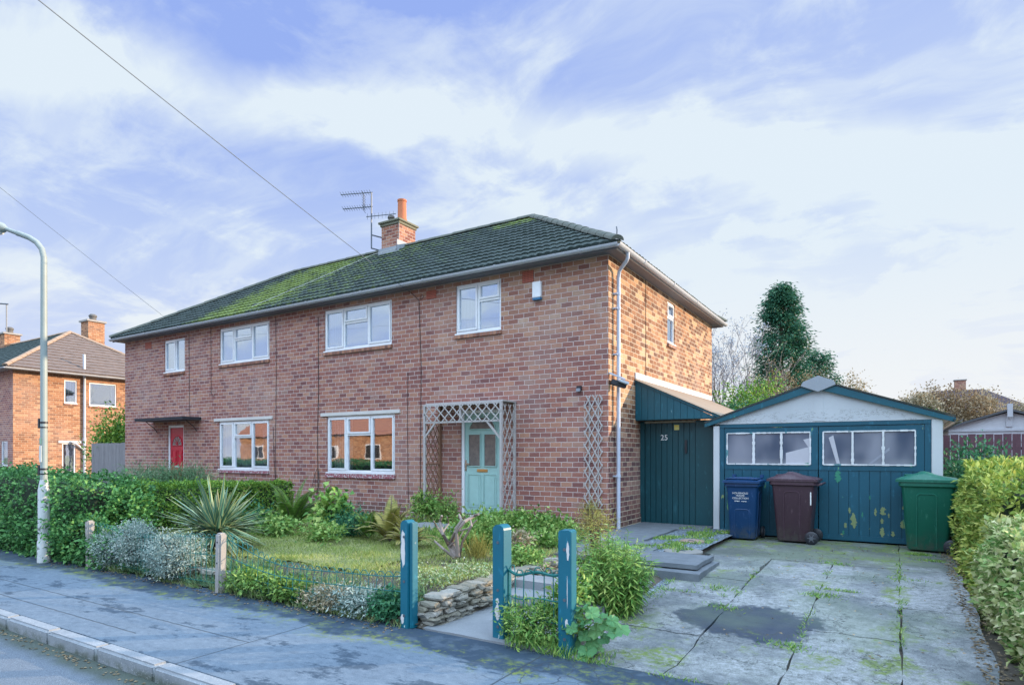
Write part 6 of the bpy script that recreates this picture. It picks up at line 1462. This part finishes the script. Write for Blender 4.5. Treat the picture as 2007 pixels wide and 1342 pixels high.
# manhole lids
for (px, py, rx, lb) in ((1337, 1084, .27, 'larger pale oval drain cover lying in the slate gravel'), (1355, 1064, .20, 'smaller rusty drain cover nearer the gate')):
    q = G(px, py, -.03); r = root('drain_cover', q, lb, 'drain cover')
    MB().lathe((q.x, q.y + .05, -.022), [(rx, 0), (rx, .025), (rx - .02, .032), (rx - .03, .028)], 28).build('cover', mat('cover' + str(rx), (.22, .215, .20) if rx > .25 else (.28, .2, .16), .8), r)
    MB().tube([(q.x - .05, q.y, .008), (q.x, q.y, .022), (q.x + .05, q.y, .008)], .006, 5).build('lifting_ring', M_METAL, r)

# ------------------------------------------------------------------ street lamp
lp = onZ(86, 1101, -.3); lt = (lp - cam.location).xy.length / ray(86, 890).xy.length
sl_ = root('street_lamp', lp, 'grey green street lamp column with curved arm rising from the ivy', 'street lamp')
def LZ(y): return CZ + (PY - y) / F * lt
M_LAMP = mat('lamp_paint', (.28, .33, .32), .5)
M_LAMP2 = mat('lamp_base_paint', fn=lambda t, o: (t.mix(t.step(t.noise(o, 10, 5, .7), .56, .64), (.52, .55, .55), (.12, .14, .13)), t.noise(o, 40)), bump=(.3, .004))
MB().tube([(lp.x, lp.y, -.4), (lp.x, lp.y, .02), (lp.x, lp.y, .06)], [.088, .088, .07], 16).tube([(lp.x, lp.y, .05), (lp.x, lp.y, LZ(960)), (lp.x, lp.y, LZ(940))], [.078, .078, .052], 16).build('base', M_LAMP2, sl_, smooth=True)
ar = [(lp.x, lp.y, LZ(950)), (lp.x, lp.y, LZ(700)), (lp.x, lp.y, LZ(520))]; au = Vector((-.85, -.527, 0))
for (px, py) in ((86, 505), (82, 488), (72, 475), (58, 466), (40, 459), (34, 457)): ar.append(at(px, py, lt))
MB().tube(ar, [.050, .046, .043] + [.042] * 6, 14).build('column', M_LAMP, sl_, smooth=True)
MB().tube([at(35, 457.5, lt), at(10, 448, lt)], [.034, .032], 12).build('arm', M_LAMP, sl_, smooth=True)
a_ = at(14, 449, lt); b_ = at(-52, 434, lt); m = MB()
m.tube([a_, a_.lerp(b_, .12), a_.lerp(b_, .5), a_.lerp(b_, .9), b_], [.03, .075, .11, .10, .03], 14); hd = m.build('lantern', M_LAMP, sl_, smooth=True)
MB().tube([a_.lerp(b_, .15) - Vector((0, 0, .05)), a_.lerp(b_, .5) - Vector((0, 0, .085)), a_.lerp(b_, .85) - Vector((0, 0, .05))], [.05, .085, .05], 12).build('lens', mat('lamp_lens', (.6, .62, .62), .2), hd, smooth=True)
for y0_ in (826, 917): m = MB(); m.tube([(lp.x, lp.y, LZ(y0_)), (lp.x, lp.y, LZ(y0_) - .03)], .052, 14); m.tube([(lp.x, lp.y, LZ(y0_ + 10)), (lp.x, lp.y, LZ(y0_ + 10) - .02)], .052, 14); m.box(lp.x - .085, lp.y - .05, LZ(y0_ + 13), lp.x - .045, lp.y + .03, LZ(y0_ - 6)); m.build('clamp', M_BLACK, sl_)
MB().box(lp.x - .03, lp.y - .052, LZ(905), lp.x + .04, lp.y - .046, LZ(873)).build('notice', mat('faded_notice', (.60, .62, .60), .6), sl_)
MB().box(lp.x - .02, lp.y - .053, LZ(870), lp.x + .03, lp.y - .047, LZ(858)).build('notice', mat('green_notice', (.18, .35, .28), .6), sl_)

# ------------------------------------------------------------------ neighbour house on the left
NX = -27.9; NY0 = .85; NY1 = 8.3
nh = root('neighbour_house', (NX - 8.5, 4.6, -.1), 'sunlit orange brick house with hipped tiled roof beyond the grey fence', 'house')
def nr(xl, xr, yt, yb):
    a = onX(xl, yt, NX); b = onX(xl, yb, NX); c = onX(xr, 800, NX); return (a.y, c.y, b.z, a.z)
NA = nr(126, 151, 744, 789); NB = nr(175, 228, 749, 794); NC = nr(122, 148, 868, 925)
m = MB(); wall(m, 'x', NX, NY0, NY1, -.3, 5.02, [NA, NB, NC], .1, sgn=1); m.build('side_wall', M_FAR, nh)
ND = (onY(2, 862, NY0).x, onY(15, 862, NY0).x, onY(8, 912, NY0).z, onY(8, 864, NY0).z)
m = MB(); wall(m, 'y', NY0, NX - 17, NX, -.3, 5.02, [ND], .1); m.quad((NX - 17, NY0, -.3), (NX - 17, NY1, -.3), (NX - 17, NY1, 5.02), (NX - 17, NY0, 5.02)); m.quad((NX - 17, NY1, -.3), (NX, NY1, -.3), (NX, NY1, 5.02), (NX - 17, NY1, 5.02)); m.build('front_wall', M_FRONT, nh)
window(nh, 'x', NX, *NA, [(0, 1, 'fix')], sgn=1, curtain='net', sill=M_SILL); window(nh, 'x', NX, *NB, [(0, 1, 'fix')], sgn=1, curtain='open', sill=M_SILL); window(nh, 'x', NX, *NC, [(0, 1, 'fix')], sgn=1, curtain='net', sill=None); window(nh, 'y', NY0, *ND, [(0, 1, 'fix')], curtain='net')
a = onX(114, 863, NX); b = onX(160, 866, NX); MB().box(NX, a.y, NC[3] + .002, NX + .03, b.y, NC[3] + .12).build('lintel', M_STONE, nh)
e = MB(); e.box(NX - 17.3, NY0 - .35, 5.02, NX + .35, NY0 - .001, 5.05); e.box(NX + .001, NY0 - .001, 5.02, NX + .35, NY1 + .3, 5.05); e.box(NX - 17.3, NY0 - .372, 5.0, NX + .372, NY0 - .35, 5.13); e.box(NX + .35, NY0 - .35, 5.0, NX + .372, NY1 + .3, 5.13); e.build('fascia', M_SOFFW, nh)
m = MB(); half_gutter(m, (NX - 17.3, NY0 - .44, 5.07), (NX + .44, NY0 - .44, 5.07)); half_gutter(m, (NX + .44, NY0 - .46, 5.07), (NX + .44, NY1 + .4, 5.07)); m.build('gutter', M_GUT, nh, smooth=True)
nrf, _b = hip_roof(nh, NX - 17, NX, NY0, NY1, 5.12, 2.5, .42, (M_TILE3, M_TILE2, M_RIDGE2), 9, coarse=1.6)
sp = onX(165.5, 800, NX + .08)
MB().tube([(NX + .08, sp.y, -.2), (NX + .08, sp.y, 5.0)], .06, 12).tube([(NX + .08, sp.y, 2.0), (NX + .08, sp.y, 2.15)], .075, 12).tube([(NX + .08, sp.y, 1.55), (NX + .12, sp.y - .35, 1.85), (NX + .08, sp.y - .55, 1.95)], .045, 10).tube([(NX + .08, sp.y, 4.95), (NX + .05, sp.y, 6.05)], .06, 12).build('soil_pipe', M_GUT, nh, smooth=True)
MB().box(NX - .1, sp.y - .25, 5.25, NX + .15, sp.y + .25, 5.29).build('flashing', M_LEAD, nh)
def chim(par, c, wd, z0, z1, pot, m=M_CHIM):
    o = MB().box(c.x - wd / 2, c.y - wd / 2, z0, c.x + wd / 2, c.y + wd / 2, z1).build('chimney', m, par)
    MB().box(c.x - wd / 2 - .08, c.y - wd / 2 - .08, z1 + .001, c.x + wd / 2 + .08, c.y + wd / 2 + .08, z1 + .09).build('chimney_cap', M_CONCP, o)
    if pot: MB().lathe((c.x, c.y, z1 + .09), [(.17, 0), (.16, .2), (.20, .25), (.19, .32), (.12, .38)], 16).build('chimney_pot', mat('old_pot', (.13, .125, .12), .8), o, smooth=True)
c = at(182, 640, 33.5); chim(nh, c, .80, 6.2, CZ + (PY - 633) / F * 33.5, True, M_FAR)
c = at(19, 660, 35.8); chim(nh, c, .75, 6.8, CZ + (PY - 657) / F * 35.8, True, M_FAR)
m = MB(); q = at(13, 700, 35.5); z1_ = CZ + (PY - 597) / F * 35.5; m.tube([(q.x, q.y, 7.3), (q.x, q.y, z1_)], .035, 6); m.tube([at(-12, 594, 35.5), at(16, 596, 35.5)], .04, 6)
tag(m.build('tv_aerial', M_METAL), 'thin aerial mast beside the chimney at the left edge', 'aerial')
q = at(232, 870, 23.5); shrub('garden_bush', q.x, q.y, 0, 1.5, 1.3, 1.7, 9000, .12, .07, G_PRIV, 'rounded green bush between the neighbouring house and the brick pair', stems=8, seed=50, clump=.22, blobs=[(q.x + .5, q.y, 1.3, 1.2, 1.1, 1.1), (q.x + .9, q.y, 2.2, .9, .9, .9), (q.x - .1, q.y + .3, 1.4, .9, .9, .9)])

# ------------------------------------------------------------------ trees behind the garage
def conifer(px, ytop, ybot, wpx, t_, label, seed, n=20000, m=G_CONI, name='conifer'):
    c = at(px, 890, t_); zt = CZ + (PY - ytop) / F * t_; wm = wpx / F * t_; rd_ = random.Random(seed); r = root(name, (c.x, c.y, -.1), label, 'tree')
    MB().tube([(c.x, c.y, -.2), (c.x, c.y, zt * .5), (c.x, c.y, zt * .93)], [.28, .16, .04], 8).build('trunk', M_BARK, r)
    C = []; D_ = []; k = 0; nb = n // 60
    mb = MB()
    for b in range(nb):
        z = rd_.uniform(.8, zt) ; f_ = 1 - (z / zt); rad = wm / 2 * min(1, (f_ * 1.5) ** .52 + .04) * rd_.uniform(.45, 1.05); az = rd_.uniform(0, 2 * math.pi)
        tip = Vector((c.x + rad * math.cos(az), c.y + rad * math.sin(az), z + .25 * rad)); a = Vector((c.x, c.y, z - .2)); 
        if b % 6 == 0: mb.tube([a, tip], [.03, .01], 4)
        for j in range(60):
            t2 = 1 - rd_.random() ** 1.4 * .55; q = a.lerp(tip, t2) + Vector((rd_.gauss(0, .15), rd_.gauss(0, .15), rd_.gauss(0, .11) - .15 * rd_.random())); C.append(q[:]); D_.append((math.cos(az) + rd_.gauss(0, .5), math.sin(az) + rd_.gauss(0, .5), rd_.uniform(-.9, .3)))
    leaves_mesh('crown', np.array(C), np.array(D_), rdir(len(C)) + [0, 0, .8], .17 * (.6 + .8 * RNG.random(len(C))), .055, m, r); mb.build('limbs', M_BARK, r)
conifer(1530, 560, 800, 146, 30, 'tall dark green conifer behind the garage roof', 1, 34000)
conifer(1604, 690, 800, 120, 32, 'short dark conifer on the right of the tall one', 2, 9000)
def bare(px, ytop, t_, label, seed, depth=5, leaf=None, m=M_PTWIG, lean=(0, 0), L=None, k=3, r0=.09, spread=.38, nleaf=0, name='bare_tree'):
    c = at(px, 890, t_); zt = CZ + (PY - ytop) / F * t_; r = root(name, (c.x, c.y, -.1), label, 'tree'); mb = MB(); rd_ = random.Random(seed)
    tips = []
    MB().tube([(c.x, c.y, -.2), (c.x, c.y, zt * .26)], [r0, r0 * .8], 8).build('trunk', m, r)
    for j in range(3): tips += branches(mb, (c.x, c.y, zt * (.2 + .03 * j)), (lean[0] + rd_.uniform(-.3, .3), lean[1] + rd_.uniform(-.3, .3), 1), zt * .27, r0 * .7, depth - 1, rd_, spread, .3, k, .006)
    mb.build('branches', m, r)
    if nleaf:
        T_ = np.array([t[:] for t in tips]); C = T_[RNG.integers(0, len(T_), nleaf)] + RNG.normal(size=(nleaf, 3)) * .10; leaves_mesh('crown', C, rdir(nleaf), rdir(nleaf), .07, .05, leaf, r)
bare(1428, 628, 24, 'almost leafless grey tree between the house and the conifer', 3, 5, leafmat('frost_leaf', [(.22, .27, .34), (.34, .40, .48), (.48, .54, .62)]), m=mat('grey_twig', (.20, .19, .21), .85), nleaf=2200, k=3)
bare(1495, 655, 26, 'bare brown branching tree in front of the conifer', 5, 4, G_BROWN, m=M_PTWIG, nleaf=300, r0=.08, spread=.45, lean=(.2, 0))
bare(1440, 690, 22, 'small bare sapling close behind the lean-to', 6, 4, None, m=M_TWIG, r0=.04)
def bush(px, yt, t_, rx, m, label, seed, n=5000, L=.11, Wd=.06, nm='background_bush', stems=6, twig=M_TWIG, cl=.2):
    q = at(px, 890, t_); zt = CZ + (PY - yt) / F * t_; rd_ = random.Random(seed)
    bl = [(q.x + rd_.uniform(-.6, .6) * rx, q.y + rd_.uniform(-.5, .5), zt * rd_.uniform(.45, .80), rx * rd_.uniform(.35, .65), rx * .5, zt * rd_.uniform(.16, .27)) for _ in range(10)]
    shrub(nm, q.x, q.y, -.1, rx, rx, zt / 2, n, L, Wd, m, label, blobs=bl, stems=stems, seed=seed, clump=cl, twig=twig)
bush(1482, 738, 21, 1.25, G_PRIV, 'leafy green bush above the left slope of the garage roof', 1, 6000)
bush(1415, 796, 20, 1.0, G_DARK, 'low dark bush between lean-to roof and garage roof', 2, 4500)
bush(1455, 790, 19, .8, G_DARK, 'low dark green growth left of the leafy green bush', 12, 3500)
bush(1548, 722, 24, 1.25, G_BROWN, 'brown twiggy bush just left of the garage ridge cap', 3, 5000, .08, .04, stems=16, twig=M_PTWIG)
bush(1600, 735, 28, 1.3, leafmat('olive_leaf', [(.05, .06, .025), (.10, .11, .04), (.17, .17, .07)]), 'olive bush behind the garage ridge cap', 4, 4000)
bush(1655, 748, 33, 1.4, G_PALE, 'pale sandy bush above the right slope of the garage roof', 5, 7000, .13, .08, stems=10, twig=M_PTWIG)
bush(1790, 768, 34, 1.5, G_PALE, 'pale leaved bush left of the far brown roof', 6, 9000, .13, .08, stems=14, twig=M_PTWIG)
bush(1845, 752, 35, 1.5, G_BROWN, 'brown leaved bush in front of the far brown roof', 7, 7500, .13, .08, stems=18, twig=M_PTWIG)
bush(1905, 768, 33, 1.6, G_BROWN, 'greenish brown bush in front of the far chimney', 8, 6500, .13, .08, stems=18, twig=M_PTWIG)
bush(1955, 760, 44, 1.6, G_PALE, 'pale bush right of the far chimney', 9, 5200, .16, .09, stems=14, twig=M_PTWIG)
bush(2000, 772, 46, 1.6, G_PALE, 'pale bush at the right edge beside the far roof', 19, 5200, .16, .09, stems=10, twig=M_PTWIG)
bush(1850, 812, 24, 1.2, G_FERN, 'yellow green bush between the two garages', 10, 3500, .09, .05)
# dark shrub in front of red fence
def fs_(px, py_, Y, rx, rz_, m, lb, seed, n=4200):
    q = onY(px, py_, Y); shrub('fence_shrub', q.x, Y, -.2, rx, .5, (q.z + .2) / 2 * .95, n, .085, .042, m, lb, stems=8, seed=seed, clump=.12)
fs_(1925, 862, 4.6, .75, 1, G_DARK, 'tall dark green shrub in front of the dark red fence', 3, 6500)
fs_(1872, 888, 3.2, .6, 1, G_DARK, 'dark green shrub between green bin and dark red fence', 4, 4500)
fs_(1990, 900, 3.4, .7, 1, G_DARK, 'dark shrub rising behind the golden hedge at the right edge', 5, 4500)
fs_(1965, 898, 1.9, .35, 1, G_YEL, 'bright yellow tipped shrub rising out of the golden hedge', 6, 2200)
# far house on the right
q = at(1880, 890, 58); fh = root('distant_house', (q.x, q.y, 0), 'distant house with hipped dark brown roof behind pale bushes', 'house')
zr = CZ + (PY - 757) / F * 58; ze = 4.6; x0_, x1_ = q.x - 6.2, q.x + 6.8
MB().box(x0_, q.y, -.2, x1_, q.y + 8, ze).build('wall', M_FAR, fh)
m = MB(); rx0, rx1 = q.x - 1.9, q.x + 2.2
m.add([(x0_ - .4, q.y - .4, ze), (x1_ + .4, q.y - .4, ze), (x1_ + .4, q.y + 8.4, ze), (x0_ - .4, q.y + 8.4, ze), (rx0, q.y + 4, zr), (rx1, q.y + 4, zr)], [(0, 1, 5, 4), (1, 2, 5), (2, 3, 4, 5), (3, 0, 4), (0, 3, 2, 1)])
m.build('roof', mat('far_brown_roof', fn=lambda t, o: (t.mix(t.m('FRACT', t.m('MULTIPLY', t.xyz(o)[2], 4.)), t.mix(t.noise(o, 2, 4), (.030, .022, .032), (.055, .035, .045)), (.075, .042, .045)), None)), fh)
chim(fh, Vector((at(1885, 800, 60).x, q.y + 4.6, 0)), .9, zr - .8, CZ + (PY - 742) / F * 60, False, M_CHIM)
# low far rooflines beyond the right hand fence
q = at(2040, 890, 40); dh = root('distant_house', (q.x, q.y, 0), 'slate roofed house cut by the right edge behind the concrete garage', 'house')
MB().box(q.x - 2.0, q.y, -.2, q.x + 9, q.y + 7, 3.2).build('wall', M_FAR, dh); MB().prism([(q.x - 2.4, 3.2), (q.x + 9.4, 3.2), (q.x + 5, 5.6), (q.x + 1.5, 5.2)], 'y', q.y - .3, q.y + 7.3).build('roof', M_TILE3, dh)

# the sunlit houses across the road, seen only in the window glass
oh = root('opposite_house', (-26, -27, 0), 'sunlit orange roofed house across the road reflected in the lower windows', 'house')
MB().box(-46, -31, -.4, -8, -24, 2.9).build('wall', M_FAR, oh)
MB().prism([(-24 + .4, 2.9), (-27.5, 5.4), (-31.4, 2.9)], 'x', -46.5, -7.5).build('roof', mat('orange_roof', fn=lambda t, o: (t.mix(t.m('FRACT', t.m('MULTIPLY', t.xyz(o)[2], 5.)), t.mix(t.noise(o, 1, 4), (.30, .11, .05), (.45, .19, .08)), (.20, .07, .04)), None)), oh)
m = MB()
for k in range(8):
    m = MB(); a = -44 + k * 4.6; m.box(a, -24.0, 1.0, a + 1.5, -23.96, 2.1); wf = m.build('window', M_UPVC, oh)
    MB().box(a + .08, -23.96, 1.08, a + .70, -23.94, 2.02).build('pane', M_DARK, wf); MB().box(a + .80, -23.96, 1.08, a + 1.42, -23.94, 2.02).build('pane', M_DARK, wf)
